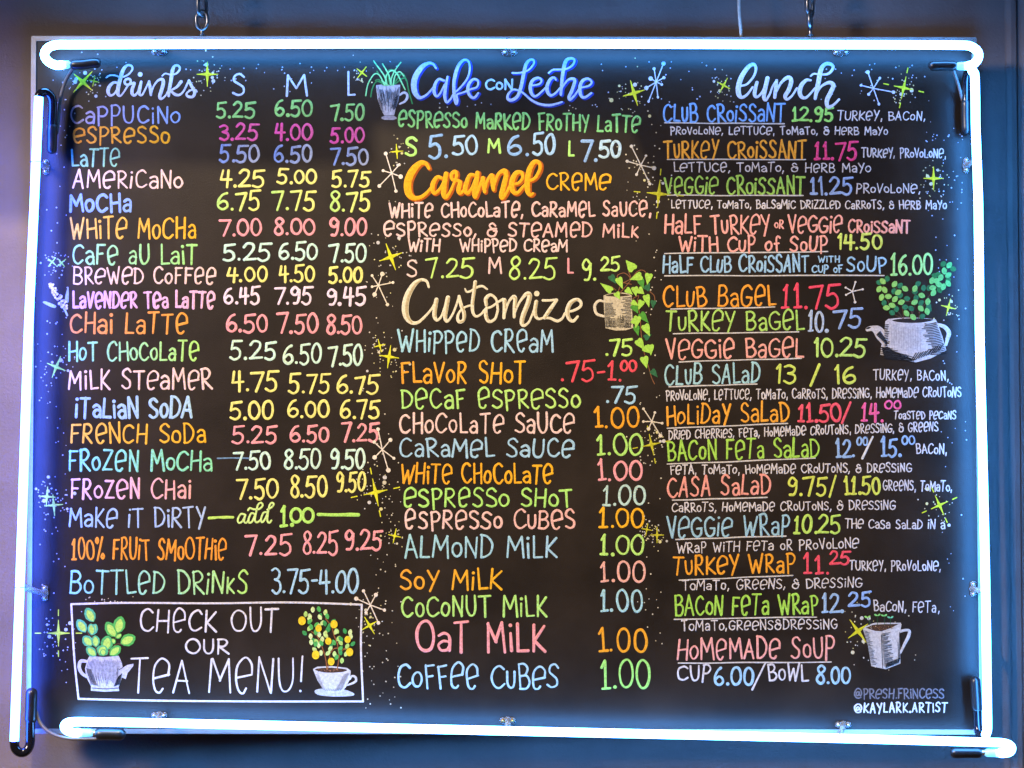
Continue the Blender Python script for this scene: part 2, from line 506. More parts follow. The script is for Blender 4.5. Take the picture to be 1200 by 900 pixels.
for (t, x0, x1, yb, h, c, c2, w, prices, pc, pc2) in D:
    e = part('menu_entry', lambda mb: T(mb, t, x0, x1, yb, h, c, w, col2=c2))
    for (p, a, b, top, base) in prices:
        k = prices.index((p, a, b, top, base))
        part('price', lambda mb: T(mb, p, a, b, base, base - top + .2, pc, 2.9, col2=pc2, gap=12, jit=.8), e)
    if t.startswith('MaKe'):
        def addon(mb):
            line(mb, 245, 607, 273, 606, 'c4ea66', 3.0)
            Z = lambda s, w=2.2: [(270 + a / 7.5, 580 + b / 7.5, w) for a, b in s]
            for s in ([(125, 172), (92, 168), (65, 215), (75, 246), (105, 232), (132, 180)], [(132, 175), (120, 230), (138, 246), (162, 220)],
                      [(212, 168), (185, 160), (160, 210), (165, 245), (190, 235), (216, 180)],
                      [(155, 135), (170, 115), (200, 125), (250, 125), (285, 92), (270, 68), (242, 88), (225, 160), (215, 220), (235, 242), (268, 218)],
                      [(318, 152), (292, 156), (270, 205), (276, 240), (300, 220), (326, 165)],
                      [(325, 130), (362, 108), (382, 82), (366, 68), (345, 90), (330, 160), (325, 228), (343, 246), (360, 225)]):
                stroke(mb, Z(s), 2.2, lin('d2f08c'))
            T(mb, '|.', 327, 345, 618, 26, 'b6ec6c', 3.6)
            for cx in (347, 361):
                stroke(mb, [(cx + 6.2 * math.sin(R(g)), 604 - 8 * math.cos(R(g)), 3.4) for g in range(-90, 271, 30)], 3.4, lin('b6ec6c'))
            line(mb, 373, 603, 420, 603, 'b4ea68', 4.0)
        part('price', addon, e)
    if t == 'FRoZeN MoCHa':
        part('underline', lambda mb: line(mb, 255, 537, 297, 537, '6f94b4', 1.6), e)

# size letters
for (ch, a, b, top, base) in (('S', 271, 289, 84, 113), ('M', 333, 362, 86, 113), ('L', 406, 417, 84, 113)):
    part('size_letter', lambda mb: T(mb, ch, a, b, base, base - top, 'c8d4f0', 2.4, jit=.4))


# ---- brush-script headings, traced stroke by stroke (x, y, width)
def script(name, strokes, ox, oy, sc, col, shade=None, gain=1.0, hi=None):
    P = [[(ox + a / sc, oy + b / sc, max(1.3, c / sc * gain)) for a, b, c in s] for s in strokes]
    o = part('heading', lambda mb: [stroke(mb, s, 2, lin(col), .0006, 1.0) for s in P], label='brush-script heading reading ' + name)
    if shade:
        part('shading', lambda mb: [stroke(mb, [(a + 1.6, b + 1.1, c + 1.2) for a, b, c in s], 2, lin(shade), .00022, 1.0) for s in P], o)
    if hi:
        def f(mb):
            for s in P:
                q = [(a + c * .2, b + .3, c * .42) for a, b, c in s if c > 3.6]
                if len(q) > 1: stroke(mb, q, 1.2, lin(hi), .00085, 1.0)
        part('shading', f, o)
    return o


script('drinks', [
 [(185,272,24),(130,268,30),(82,315,40),(66,375,42),(92,418,30),(140,398,22),(180,330,20)],
 [(45,210,18),(85,185,18),(150,185,18),(220,205,18),(300,175,20),(350,115,22),(340,72,26),(290,66,28),(243,120,42),(208,230,45),(183,340,45),(185,410,36),(215,422,22),(258,368,20),(296,305,20)],
 [(258,368,20),(295,310,20),(332,262,25),(320,228,28),(282,228,28),(258,260,28),(282,292,26),(340,282,26),(376,272,30),(352,340,40),(348,395,38),(380,418,28),(425,360,22),(455,262,26)],
 [(455,258,30),(437,340,42),(432,398,36),(465,413,24),(510,330,20),(545,258,22)], [(443,172,40)],
 [(548,254,28),(560,330,36),(568,412,28)],
 [(570,400,20),(600,312,20),(650,245,25),(702,230,38),(714,275,42),(692,360,42),(672,430,40),(690,460,28),(740,420,20),(772,362,20)],
 [(700,190,16),(738,162,17),(800,175,18),(868,160,22),(908,108,24),(890,70,26),(848,72,28),(822,125,42),(802,250,42),(782,360,38),(777,425,30)],
 [(922,258,40),(870,320,30),(790,365,20)], [(800,365,24),(850,405,34),(900,413,28),(950,370,22),(1000,272,24),(1015,245,26)],
 [(1015,245,32),(1045,310,36),(1082,380,38),(1060,432,32),(1008,432,32),(985,400,24),(1030,360,20),(1085,350,20),(1110,375,16)],
], 120, 70, 10, 'cfd2ee')
script('cafe', [
 [(360,200,22),(322,148,28),(265,142,36),(195,185,55),(128,280,65),(100,380,68),(112,480,62),(160,542,42),(222,528,26),(280,480,22),(330,420,20)],
 [(452,345,26),(392,327,28),(348,390,36),(338,480,38),(366,528,26),(410,490,22),(460,390,20)],
 [(495,300,24),(475,400,34),(462,520,38),(482,598,28),(530,560,22),(570,495,20),(640,430,20),(720,330,22),(755,220,22),(740,122,24),(685,104,28),(622,170,38),(583,290,42),(568,400,38),(577,540,38),(595,618,28),(613,580,22),(604,512,20),(650,492,20),(702,474,20),(760,447,22),(838,420,22),(853,352,24),(802,328,28),(748,380,36),(732,460,38),(762,530,32),(810,543,28),(855,490,22)],
], 475, 60, 10, 'b2c8f2', '2440b4')
script('leche', [
 [(205,255,22),(260,255,20),(330,245,20),(400,215,20),(453,150,22),(453,108,26),(412,102,28),(367,150,38),(340,250,40),(310,400,40),(270,518,38),(202,572,36),(150,558,34),(158,500,26),(210,452,22),(270,458,20),(330,490,20),(420,568,24),(520,618,28),(640,633,28),(730,613,24),(785,595,20)],
 [(440,402,20),(520,385,22),(545,342,24),(510,313,28),(444,340,36),(414,420,40),(430,500,36),(475,528,26),(540,480,22),(590,430,20)],
 [(715,335,20),(695,308,24),(652,326,34),(614,400,40),(614,470,40),(652,518,30),(710,490,22),(762,430,20)],
 [(630,255,20),(680,218,22),(750,215,22),(830,210,22),(908,165,24),(932,104,26),(890,84,30),(834,112,40),(802,220,42),(782,380,36),(772,508,30)],
 [(782,430,22),(850,342,24),(908,322,34),(936,348,36),(902,460,38),(868,538,38),(882,568,28),(940,510,22),(985,440,20)],
 [(1005,428,20),(1100,405,22),(1133,362,24),(1090,323,28),(1024,350,36),(994,440,40),(1014,528,34),(1060,538,28),(1130,490,22)],
], 580, 60, 10, 'b2c8f2', '2440b4')
part('heading', lambda mb: T(mb, 'CoN', 568, 602, 106, 15, 'a4d0f4', 2.6, jit=.5))
script('caramel', [
 [(250,115,24),(226,77,30),(182,74,40),(124,132,55),(86,220,58),(92,308,55),(134,347,38),(190,338,28),(240,300,24),(280,250,20)],
 [(347,190,24),(316,183,28),(284,230,36),(279,288,34),(300,308,26),(340,270,22),(375,200,20)],
 [(385,158,36),(371,240,40),(367,318,40),(382,342,28),(410,310,22),(440,245,20),(467,172,24),(455,140,30),(428,160,28),(433,200,26),(480,212,26),(494,228,32),(482,280,36),(492,308,30),(520,290,22),(545,240,20)],
 [(607,168,24),(572,168,28),(544,230,36),(534,288,34),(556,308,26),(590,260,22),(620,180,20)],
 [(630,150,34),(620,230,38),(606,310,36),(613,342,24),(635,290,22),(665,205,22)],
 [(672,192,34),(680,250,36),(686,298,26)], [(690,270,20),(712,202,22),(743,170,34),(750,230,38),(755,283,26)],
 [(760,250,20),(792,162,24),(840,134,36),(853,172,38),(836,250,40),(817,328,38),(827,348,26),(865,290,22),(890,232,20)],
 [(900,240,20),(950,230,22),(983,190,24),(973,148,28),(930,154,36),(899,220,42),(905,288,38),(940,308,26),(985,260,22),(1020,225,20)],
 [(1020,218,22),(1080,190,24),(1118,120,26),(1112,72,28),(1072,66,34),(1034,132,42),(1019,230,44),(1024,298,38),(1045,322,28),(1065,310,18)],
], 465, 180, 6.667, 'f7b010', 'b85a10')
script('customize', [
 [(375,165,26),(350,97,32),(285,80,38),(205,132,60),(128,260,75),(98,400,80),(113,508,70),(166,576,48),(240,582,36),(320,520,30),(400,430,26),(450,350,24)],
 [(465,312,50),(450,400,52),(442,500,50),(470,552,34),(520,510,26),(560,400,24),(590,300,24)],
 [(600,288,52),(580,400,54),(567,520,48),(592,566,32),(650,490,26),(700,370,26),(730,272,28)],
 [(730,272,34),(755,380,42),(788,470,44),(782,550,40),(735,572,40),(712,530,36),(732,460,26),(790,405,24),(860,380,24)],
 [(920,104,44),(905,220,42),(887,360,42),(892,460,36),(930,508,28),(990,480,26),(1040,420,26),(1110,395,28),(1180,345,26),(1245,306,32)],
 [(800,185,18),(820,220,24),(870,210,26),(930,172,28),(1000,153,28),(1060,190,20)],
 [(1185,430,30),(1165,310,28),(1100,256,34),(1045,300,46),(1050,375,40)], [(1050,410,30),(1042,470,46),(1060,545,44),(1098,568,36),(1155,530,30),(1185,430,30)],
 [(1262,316,46),(1264,400,46),(1255,525,36)], [(1265,480,22),(1310,342,28),(1368,275,40),(1388,302,46),(1380,400,44),(1375,515,34)],
 [(1385,460,22),(1440,340,28),(1518,245,44),(1556,256,56),(1538,350,56),(1480,500,56),(1466,588,50),(1492,616,34),(1550,570,26),(1600,450,24),(1630,355,26)],
 [(1635,335,44),(1620,430,46),(1626,500,42),(1660,537,30),(1720,525,24)], [(1640,240,46)],
 [(1712,320,30),(1790,320,28),(1872,312,28)], [(1874,316,36),(1800,420,46),(1732,522,46)], [(1732,525,28),(1800,530,30),(1880,562,34),(1940,530,28),(1980,462,26),(2070,440,30),(2148,395,32),(2157,342,36),(2110,310,40),(2034,352,52),(1998,450,52),(2022,538,44),(2070,562,36),(2120,510,28)],
], 465, 320, 10, 'e9dfbc', None, hi='bfae82')
script('lunch', [
 [(110,310,20),(180,290,22),(250,210,24),(275,130,28),(250,84,34),(194,112,42),(126,210,50),(92,320,54),(98,400,50),(135,428,32),(190,390,24),(240,320,20)],
 [(285,272,34),(265,350,40),(262,408,36),(290,423,26),(340,370,22),(390,260,24)],
 [(395,228,44),(370,340,44),(357,428,40),(377,457,28),(420,390,22),(450,310,20),(490,252,20)],
 [(490,252,30),(480,340,38),(470,428,34)], [(480,380,22),(540,272,28),(608,220,40),(642,252,44),(620,340,44),(578,418,40),(602,447,28),(650,410,22),(702,330,20)],
 [(845,250,22),(800,248,32),(754,292,42),(730,360,46),(746,418,40),(790,433,28),(840,390,22),(890,330,20)],
 [(845,205,18),(880,182,20),(950,190,20),(1030,180,26),(1078,122,30),(1058,84,34),(1000,80,36),(954,132,46),(927,260,48),(902,380,40),(892,440,32)],
 [(910,380,20),(960,310,24),(1038,273,36),(1082,302,42),(1050,380,46),(1014,460,46),(1024,526,36),(1080,508,26),(1140,450,24)],
], 855, 66, 8.889, 'd2d8f0')

# ---- middle column
e = part('menu_entry', lambda mb: T(mb, 'eSPReSSo MaRKeD FRoTHY LaTTe', 466, 751, 149, 21, '8ad478', 2.5, yb2=156))
def f(mb):
    for t, a, b, top, base, c, w in (('S', 474, 490, 160, 184, 'b4ea72', 3.3), ('M', 570, 588, 162, 180, 'b4ea72', 3.0), ('L', 665, 674, 165, 184, 'b4ea72', 2.8)):
        T(mb, t, a, b, base, base - top, c, w, jit=.4)
    for t, a, b, top, base, c in (('5.', 500, 527, 157, 186, '8fb8de'), ('50', 529, 561, 157, 182, 'a9cfe4'), ('6.', 593, 621, 157, 183, '8fb8de'), ('50', 623, 652, 155, 182, 'a9cfe4'),
                                  ('7.', 680, 701, 161, 190, '92b4d4'), ('50', 701, 729, 162, 185, 'b8d4d8')):
        T(mb, t, a, b, base, base - top, c, 3.4, gap=12)
part('price', f, e)
e = part('menu_entry', lambda mb: T(mb, 'CReMe', 640, 716, 223, 22, 'f6b420', 2.3))
def f(mb):
    T(mb, 'WHiTe CHoCoLaTe, CaRaMeL SaUCe,', 455, 764, 256, 19.5, PCH, 2.4, yb2=254, col2='f4bcae')
    T(mb, 'eSPReSSo, & STeAMeD MiLk', 449, 749, 277.5, 18.5, PCH, 2.3, yb2=279, col2='f2b4a8')
    T(mb, 'WiTH   WHiPPeD CReaM', 478, 666, 295.5, 16, PCH, 2.1)
part('description', f, e)
def f(mb):
    for t, a, b, top, base, c in (('S', 476, 490, 303, 325, 'f0d2c4'), ('M', 571, 589, 301, 321, 'f0c8be'), ('L', 664, 673, 302, 321, PNK)):
        T(mb, t, a, b, base, base - top, c, 2.3, jit=.4)
    for t, a, b, top, base in (('7.25', 498, 556, 301, 326), ('8.25', 596, 653, 301, 328), ('9.', 681, 700, 303, 329), ('25', 703, 727, 299, 318)):
        T(mb, t, a, b, base, base - top, 'c8ee76', 2.5, gap=12)
part('price', f, e)

Cz = [
 ('WHiPPeD CReaM', 466, 650, 413, 27, 'a6dce8', LBL, [('.75', 708, 742, 395, 417, 'c0ec6e')]),
 ('FLaVoR SHoT', 469, 617, 449.5, 27, 'f6a830', GLD, [('.75-|.', 656, 730, 421, 447, RED), ('00', 726, 747, 421, 436, RED)]),
 ('DeCaF eSPReSSo', 469, 681, 479, 25, 'b4ec7a', 'c4ee78', [('.75', 709, 747, 450, 473, LBL)]),
 ('CHoCoLaTe SaUCe', 467, 674, 508.5, 25, PCH, PCH, [('|.00', 695, 751, 476, 502, 'f2a622')]),
 ('CaRaMeL SaUCe', 467, 674, 536.5, 24, LBL, LBL, [('|.00', 698, 754, 507, 534, 'b4e870')]),
 ('WHiTe CHoCoLaTe', 469, 649, 567.5, 25, 'f8ae24', GLD, [('|.00', 699, 754, 538, 564, PNK)]),
 ('eSPReSSo SHoT', 472, 672, 594.5, 24, 'b4ee74', 'b4ee74', [('|.00', 705, 758, 568, 593, 'bcdcd0')]),
 ('eSPReSSo CuBeS', 473, 675, 620.5, 24, PCH, 'f2b8aa', [('|.00', 701, 756, 594, 619, GLD)]),
 ('ALMoND MiLK', 473, 654, 654.5, 28, 'a4d8dc', LBL, [('|.00', 702, 756, 625, 651, 'bae872')]),
 ('SoY MiLK', 468, 589, 691.5, 26, 'f6a830', GLD, [('|.00', 702, 758, 656, 683, 'f0b2a0')]),
 ('CoCoNUT MiLK', 469, 642, 723.5, 27, 'b4e878', 'b4e878', [('|.00', 702, 755, 690, 718, 'a6d4da')]),
 ('OaT MiLK', 486, 641, 765, 38, PNK, 'f09c98', [('|.00', 700, 760, 733, 765, 'f2a622')]),
 ('CoFFee CuBeS', 465, 656, 807.5, 31, LBL, LBL, [('|.00', 703, 763, 773, 808, 'a2e472')]),
]
for (t, x0, x1, yb, h, c, c2, prices) in Cz:
    e = part('menu_entry', lambda mb: T(mb, t, x0, x1, yb, h, c, 2.5 if h < 35 else 3.4, col2=c2))
    part('price', lambda mb: [T(mb, p, a, b, base, base - top, pc, 2.8, gap=12) for (p, a, b, top, base, pc) in prices], e)

# ---- lunch column: name, prices, descriptions [(text, x0, x1, base, height, base2)], underline
DSC = 'd6d0d0'
LU = [
 ([('CLuB CRoiSSaNT', 776, 921, 143.5, 23, None)], '7fb0ec', [('|2.95', 927, 978, 124, 143, '9fe06a')],
  [('TURKeY, BACoN,', 981, 1085, 141, 12, None), ('PRoVoLoNe, LeTTUCe, ToMaTo, & HeRB MaYo', 785, 1041, 157.5, 10.5, 158)], (779, 144, 919, 145)),
 ([('TuRKeY CRoiSSANT', 777, 946, 186.5, 23, None)], 'f2a834', [('||.75', 953, 1006, 165, 188, 'ee4a86')],
  [('TURKeY, PRoVoLoNe,', 1009, 1109, 184, 12, 185), ('LeTTUCe, ToMaTo, & HeRB MaYo', 789, 1021, 201, 12, 202)], (782, 187, 944, 187)),
 ([('VeGGie CRoiSSANT', 778, 944, 228.5, 23, None)], 'a8d85c', [('|1.25', 948, 1000, 206, 229, '9cb4dc')],
  [('PRoVoLoNe,', 1003, 1079, 226, 12, None), ('LeTTUCe, ToMaTo, BaLSaMiC DRiZZLeD CaRRoTS, & HeRB MaYo', 786, 1110, 244, 11, 245)], (782, 229, 941, 229)),
 ([('HaLF TuRKeY', 778, 903, 274, 24, 275), ('oR', 907, 919, 268, 11, None), ('VeGGie', 923, 988, 273.5, 22, None), ('CRoiSSaNT', 993, 1068, 273.5, 17, None), ('WiTH CuP of SoUP', 795, 971, 295.5, 20, None)],
  'f0a89a', [('14.50', 981, 1035, 273, 293, 'cfe268')], [], (779, 297, 970, 295)),
 ([('HaLF CLuB CRoiSSANT', 776, 949, 321, 22, 319), ('WiTH', 958, 985, 308, 9, None), ('CUP oF', 951, 988, 320, 10, None), ('SoUP', 991, 1040, 319, 20, None)], '9cc6e2', [('|6.00', 1043, 1094, 296, 323, 'a4e48a')], [], (779, 323, 1036, 323)),
 ([('CLuB BaGeL', 776, 910, 361, 26, 359)], 'f2a030', [('||.75', 915, 985, 331, 362, 'ee4a62')], [], (786, 362, 908, 360)),
 ([('TuRKeY BaGeL', 779, 943, 389, 25, 387)], 'acd864', [('|0.', 946, 971, 363, 390, 'b0c2dc'), ('75', 976, 1011, 361, 385, '92aee0')], [], (789, 391, 936, 389)),
 ([('VeGGie BaGeL', 780, 943, 421.5, 25, 419)], 'f0a898', [('10.25', 953, 1016, 394, 419, 'bce272')], [], (796, 424, 939, 420)),
 ([('CLuB SALaD', 778, 892, 452, 25, 449)], 'a2cfd4', [('13 / 16', 908, 1004, 427, 450, 'cfe060')],
  [('TURKeY, BACoN,', 1023, 1112, 445, 13, 446), ('PRoVoLoNe, LeTTUCe, ToMaTo, CaRRoTS, DReSSiNG, HoMeMaDe CRoUToNS', 780, 1127, 469, 13, 465)], (784, 453, 887, 450)),
 ([('HoLiDaY SaLaD', 780, 926, 499, 25, 494)], 'f2a834', [('||.50/', 934, 998, 471, 495, 'ee5a6c'), ('|4.', 1008, 1036, 470, 495, 'ee66a0'), ('00', 1036, 1057, 468, 480, 'ee66a0')],
  [('ToaSTeD PeCaNS', 1047, 1121, 491, 11, None), ('DRieD CHeRRieS, FeTa, HoMeMaDe CRoUToNS, DReSSiNG, & GReeNS', 783, 1100, 515, 12, 505)], (782, 502, 923, 496)),
 ([('BACoN FeTa SaLaD', 781, 961, 541, 25, 536)], 'a6d850', [('|2.', 978, 1003, 512, 537, '94b6e0'), ('00', 1003, 1018, 511, 523, '94b6e0'), ('/', 1008, 1026, 512, 536, 'd8d8d8'), ('|5.', 1031, 1057, 512, 536, '94b6e0'), ('00', 1056, 1073, 510, 522, '94b6e0')],
  [('BACoN,', 1073, 1110, 531, 13, 532), ('FeTA, ToMaTo, HoMeMaDe CRoUToNS, & DReSSiNG', 785, 1069, 556, 12, 553)], (782, 544, 955, 537)),
 ([('CASA SaLaD', 781, 904, 584, 25, 579)], 'f0a090', [('9.75/', 922, 982, 558, 581, 'd2dc58'), ('||.50', 988, 1033, 557, 580, 'd2dc58')],
  [('GReeNS, ToMaTo,', 1034, 1116, 574, 13, 576), ('CaRRoTS, HoMeMaDe CRoUToNS, & DReSSiNG', 787, 1050, 600, 12, 597)], (788, 586, 899, 583)),
 ([('VeGGie WRaP', 781, 927, 631, 26, 627)], '9cc6d6', [('|0.25', 929, 986, 602, 626, 'bce062')],
  [('THe CaSa SaLaD iN a', 990, 1108, 619, 12, 620), ('WRaP WiTH FeTa oR PRoVoLoNe', 793, 1007, 648, 13, 642)], (792, 632, 921, 628)),
 ([('TuRKeY WRaP', 788, 933, 674.5, 24, 671)], 'f2a428', [('||.', 940, 973, 648, 673, 'ee5262'), ('25', 971, 997, 644, 662, 'ee5262')],
  [('TURKeY, PRoVoLoNe,', 995, 1103, 668, 13, 669), ('ToMaTo, GReeNS, & DReSSiNG', 799, 1011, 692, 13, 688)], (796, 680, 929, 674)),
 ([('BACoN FeTa WRaP', 790, 960, 722.5, 25, 720)], 'a4d850', [('|2.', 962, 990, 694, 719, '9abadc'), ('25', 993, 1022, 692, 711, '8fb0e4')],
  [('BaCoN, FeTa,', 1023, 1101, 716, 14, 718), ('ToMaTo,GReeNS&DReSSiNG', 798, 982, 739, 13, 737)], (790, 726, 957, 723)),
 ([('HoMeMADe SoUP', 793, 979, 773.5, 27, 772)], 'efa79e', [('6.00', 835, 885, 781, 804, 'a2c8da'), ('8.00', 956, 998, 779, 802, 'a2c8da')],
  [('CUP', 793, 834, 798, 20, None), ('/', 882, 898, 806, 29, None), ('BoWL', 899, 948, 798, 22, None)], (795, 777, 974, 776)),
]
for (names, c, prices, desc, ul) in LU:
    e = None
    for (t, x0, x1, yb, h, y2) in names:      # the dish, then the words that go on from it
        q = part('menu_entry' if e is None else 'entry_words', lambda mb: T(mb, t, x0, x1, yb, h, c, 2.4 if h > 15 else 1.6, yb2=y2), e or board)
        e = e or q
    for grp in ([[p] for p in prices] if 'SoUP' in names[0][0] else [prices]):
        part('price', lambda mb: [T(mb, p, a, b, base, base - top, pc, 2.9 if base - top > 14 else 2.2, gap=12) for (p, a, b, top, base, pc) in grp], e)
    for (t, x0, x1, yb, h, y2) in desc:
        part('description', lambda mb: T(mb, t, x0, x1, yb + .5, h, DSC, 1.4 if h < 16 else 2.1, yb2=y2 and y2 + .5, jit=1.2), e)
    part('underline', lambda mb: line(mb, *ul, 'cfcac4', 1.5), e)

part('signature', lambda mb: T(mb, '@PReSH.FRiNCeSS'.upper().replace('E', 'e').replace('I', 'i'), 1000, 1107, 819, 13, '77747a', 1.6))
part('signature', lambda mb: T(mb, '@KAYLARK.ARTIST', 1000, 1111, 836, 13, 'dcdce0', 1.75, yb2=835, gap=20))

# ---- the tea notice in its drawn box
def f(mb):
    c = lin('dcd8dc')
    for s in ([(83.5, 708), (150, 706.5), (250, 707), (340, 706), (424, 708.5)], [(424, 708.5), (423, 760), (425.5, 822)], [(425.5, 822), (300, 822), (180, 821), (92, 819)], [(92, 819), (87, 770), (83.5, 708)]):
        stroke(mb, s, 2.3, c)
b = part('notice_border', f)
def f(mb):
    T(mb, 'CHeCK OUT', 163, 327, 741, 29, 'dfdbe0', 2.3)
    T(mb, 'OUR', 217, 269, 767, 19, 'dfdbe0', 2.2)
    T(mb, 'TeA MeNU!', 152, 357, 812, 43, 'dfdbe0', 2.3)
part('notice_lettering', f, b)

# ---- little drawings -------------------------------------------------------
K = lin('1a1716')


def drawing(name, ox, oy, sc):
    Z = lambda pts: [(ox + p[0] / sc, oy + p[1] / sc) + tuple(w / sc for w in p[2:]) for p in pts]
    return Z


def leaf(mb, x, y, L, wd, ang, col, depth, tip=False):
    """a painted leaf from its stalk end (x,y)"""
    ca, sa = math.cos(R(ang)), -math.sin(R(ang))
    prof = [(0, 0), (.15, .3), (.4, .5), (.7, .45), (.92, .22), (1, 0), (.92, -.22), (.7, -.45), (.4, -.5), (.15, -.3)]
    if tip: prof = [(0.06, 0), (0, .3), (.12, .5), (.35, .45), (.7, .2), (1, 0), (.7, -.2), (.35, -.45), (.12, -.5), (0, -.3)]
    fill(mb, [(x + (u * L) * ca - v * wd * sa * -1 * -1, y + (u * L) * sa + v * wd * ca) for u, v in prof], col, depth)


rn = random.Random(5)


def hatch(mb, segs, w=.7, depth=.0009, col=K):
    for s in segs:
        stroke(mb, s, w, col, depth, 1.2)


# spider plant in a footed mug
Z = drawing('mug', 425, 65, 11.25)
def f(mb):
    fill(mb, Z([(175, 392), (240, 384), (420, 388), (495, 385), (492, 470), (470, 600), (432, 715), (415, 790), (285, 790), (235, 700), (195, 570)]), lin('c0bdc4'), .0003)
    fill(mb, Z([(250 + 0, 810), (300, 795), (410, 795), (445, 815), (450, 835), (400, 850), (290, 848), (250, 835)]), lin('a4a1ac'), .00034)
    stroke(mb, Z([(490, 520, 26), (535, 490, 30), (580, 505, 32), (588, 555, 34), (555, 605, 30), (490, 640, 24)]), 3, lin('c0bdc4'), .0003)
    r = random.Random(2)
    L = []
    for k in range(26):
        u = k / 25
        xx = 190 + u * 295
        mid = abs(u - .5) * 2
        top = 400 + r.uniform(0, 160) * (1 - mid * .8)
        bot = 620 + r.uniform(-60, 140) * (1 - mid * .6)
        L.append(Z([(xx, top), (xx + (350 - xx) * .18, (top + bot) / 2), (xx + (350 - xx) * .42, bot)]))
    hatch(mb, L, .42)
    hatch(mb, [Z([(205 + 2 * k, 560 + 18 * k), (250 + 3 * k, 600 + 18 * k)]) for k in range(9)] + [Z([(480 - 5 * k, 520 + 20 * k), (430 - 4 * k, 560 + 20 * k)]) for k in range(9)], .6)
pot = part('mug_drawing', f, label='silvery footed mug with a green spider plant')
def f(mb):
    dk, br = lin('3c8f4c'), lin('92e292')
    for s in ([(290, 390), (190, 340), (130, 430), (105, 545)], [(300, 390), (240, 290), (190, 210)], [(420, 380), (560, 300), (610, 480), (655, 635)], [(360, 390), (330, 220), (400, 190), (480, 260)], [(330, 390), (300, 260)], [(400, 385), (520, 240), (580, 340)], [(270, 390), (215, 320), (170, 330)]):
        stroke(mb, [p + (1.5,) for p in Z(s)], 1.5, dk, .0004)
    for s in ([(290, 395), (220, 260), (150, 250), (70, 380), (40, 530)], [(300, 395), (290, 280), (145, 72)], [(370, 390), (345, 260), (262, 110)], [(375, 395), (380, 300), (430, 190), (502, 92)],
              [(320, 395), (310, 270), (380, 200), (450, 240), (520, 370), (560, 450)], [(400, 395), (430, 260), (490, 215), (540, 270)], [(340, 395), (250, 330)]):
        stroke(mb, [p + (1.5,) for p in Z(s)], 1.5, br, .0006)
part('leaf_drawing', f, pot)

# mug with ivy
Z = drawing('ivy', 690, 300, 6)
def f(mb):
    fill(mb, Z([(103, 278), (150, 262), (220, 256), (280, 262), (302, 278), (305, 400), (312, 505), (260, 522), (190, 524), (118, 508), (108, 400)]), lin('cdc1a2'), .0003)
    fill(mb, Z([(118, 276), (200, 262), (290, 274), (240, 284), (160, 284)]), lin('3a2c1c'), .00036, True)
    stroke(mb, Z([(108, 320, 14), (70, 315, 18), (42, 350, 20), (55, 405, 20), (108, 425, 16)]), 3, lin('dfd4b8'), .0003)
    r = random.Random(3)
    L = [Z([(300 - r.uniform(0, 5), 290 + k * 10), (300 - r.uniform(40, 80), 294 + k * 10)]) for k in range(22)]
    L += [Z([(112, 330 + k * 9), (112 + r.uniform(30, 80), 332 + k * 9)]) for k in range(19)]
    L += [Z([(125 + k * 8, 505 - r.uniform(0, 8)), (125 + k * 8, 400 + r.uniform(0, 60) - abs(k - 11) * -4)]) for k in range(22)]
    hatch(mb, L, .48)
pot = part('mug_drawing', f, label='cream mug with trailing heart-leaved ivy')
def f(mb):
    br = lin('8a5a38')
    for s in ([(200, 270), (230, 200), (290, 160), (250, 120), (200, 140), (230, 180), (300, 200)], [(210, 270), (280, 190), (340, 110), (390, 105), (420, 160)], [(310, 300), (350, 280), (340, 330), (360, 420), (370, 560), (390, 680), (415, 760), (440, 850), (462, 900)], [(430, 250), (460, 280), (465, 320)], [(190, 240), (160, 215)], [(300, 160), (280, 110)]):
        stroke(mb, [p + (.9,) for p in Z(s)], .9, br, .0004)
    d = .0005
    g1, g2, g3 = lin('a8dc50'), lin('4f9c34'), lin('2e6c44')
    for (x, y, L, wd, a, c) in ((150, 135, 75, 50, -55, g3), (455, 310, 60, 42, -95, g3), (400, 240, 60, 50, 60, g3), (360, 160, 75, 50, -70, g2), (310, 340, 75, 55, -60, g2), (330, 490, 75, 45, -75, g2), (390, 580, 60, 45, 30, g3),
            (360, 400, 95, 55, -50, g2), (440, 800, 70, 45, -50, g3), (320, 100, 95, 70, 130, g1), (165, 250, 105, 50, 145, g1), (205, 150, 90, 52, -68, g1), (190, 255, 60, 45, -60, g1), (375, 135, 95, 60, 200, g1), (425, 120, 85, 55, -100, g1),
            (320, 215, 70, 50, -80, g1), (345, 230, 60, 55, -40, g1), (260, 230, 65, 45, -40, g1), (400, 270, 95, 50, -75, g1), (375, 310, 75, 48, -110, g1), (345, 420, 90, 55, -100, g1), (300, 450, 60, 40, -30, g1), (390, 480, 95, 60, -65, g1),
            (340, 585, 95, 60, -55, g1), (430, 620, 80, 55, -85, g1), (385, 640, 70, 50, -40, g1), (385, 705, 90, 60, -75, g1), (300, 320, 60, 40, -30, g1)):
        d += .00002
        q = Z([(x, y)])[0]
        leaf(mb, q[0], q[1], L / 6, wd / 6, a, c, d, tip=True)
part('leaf_drawing', f, pot)

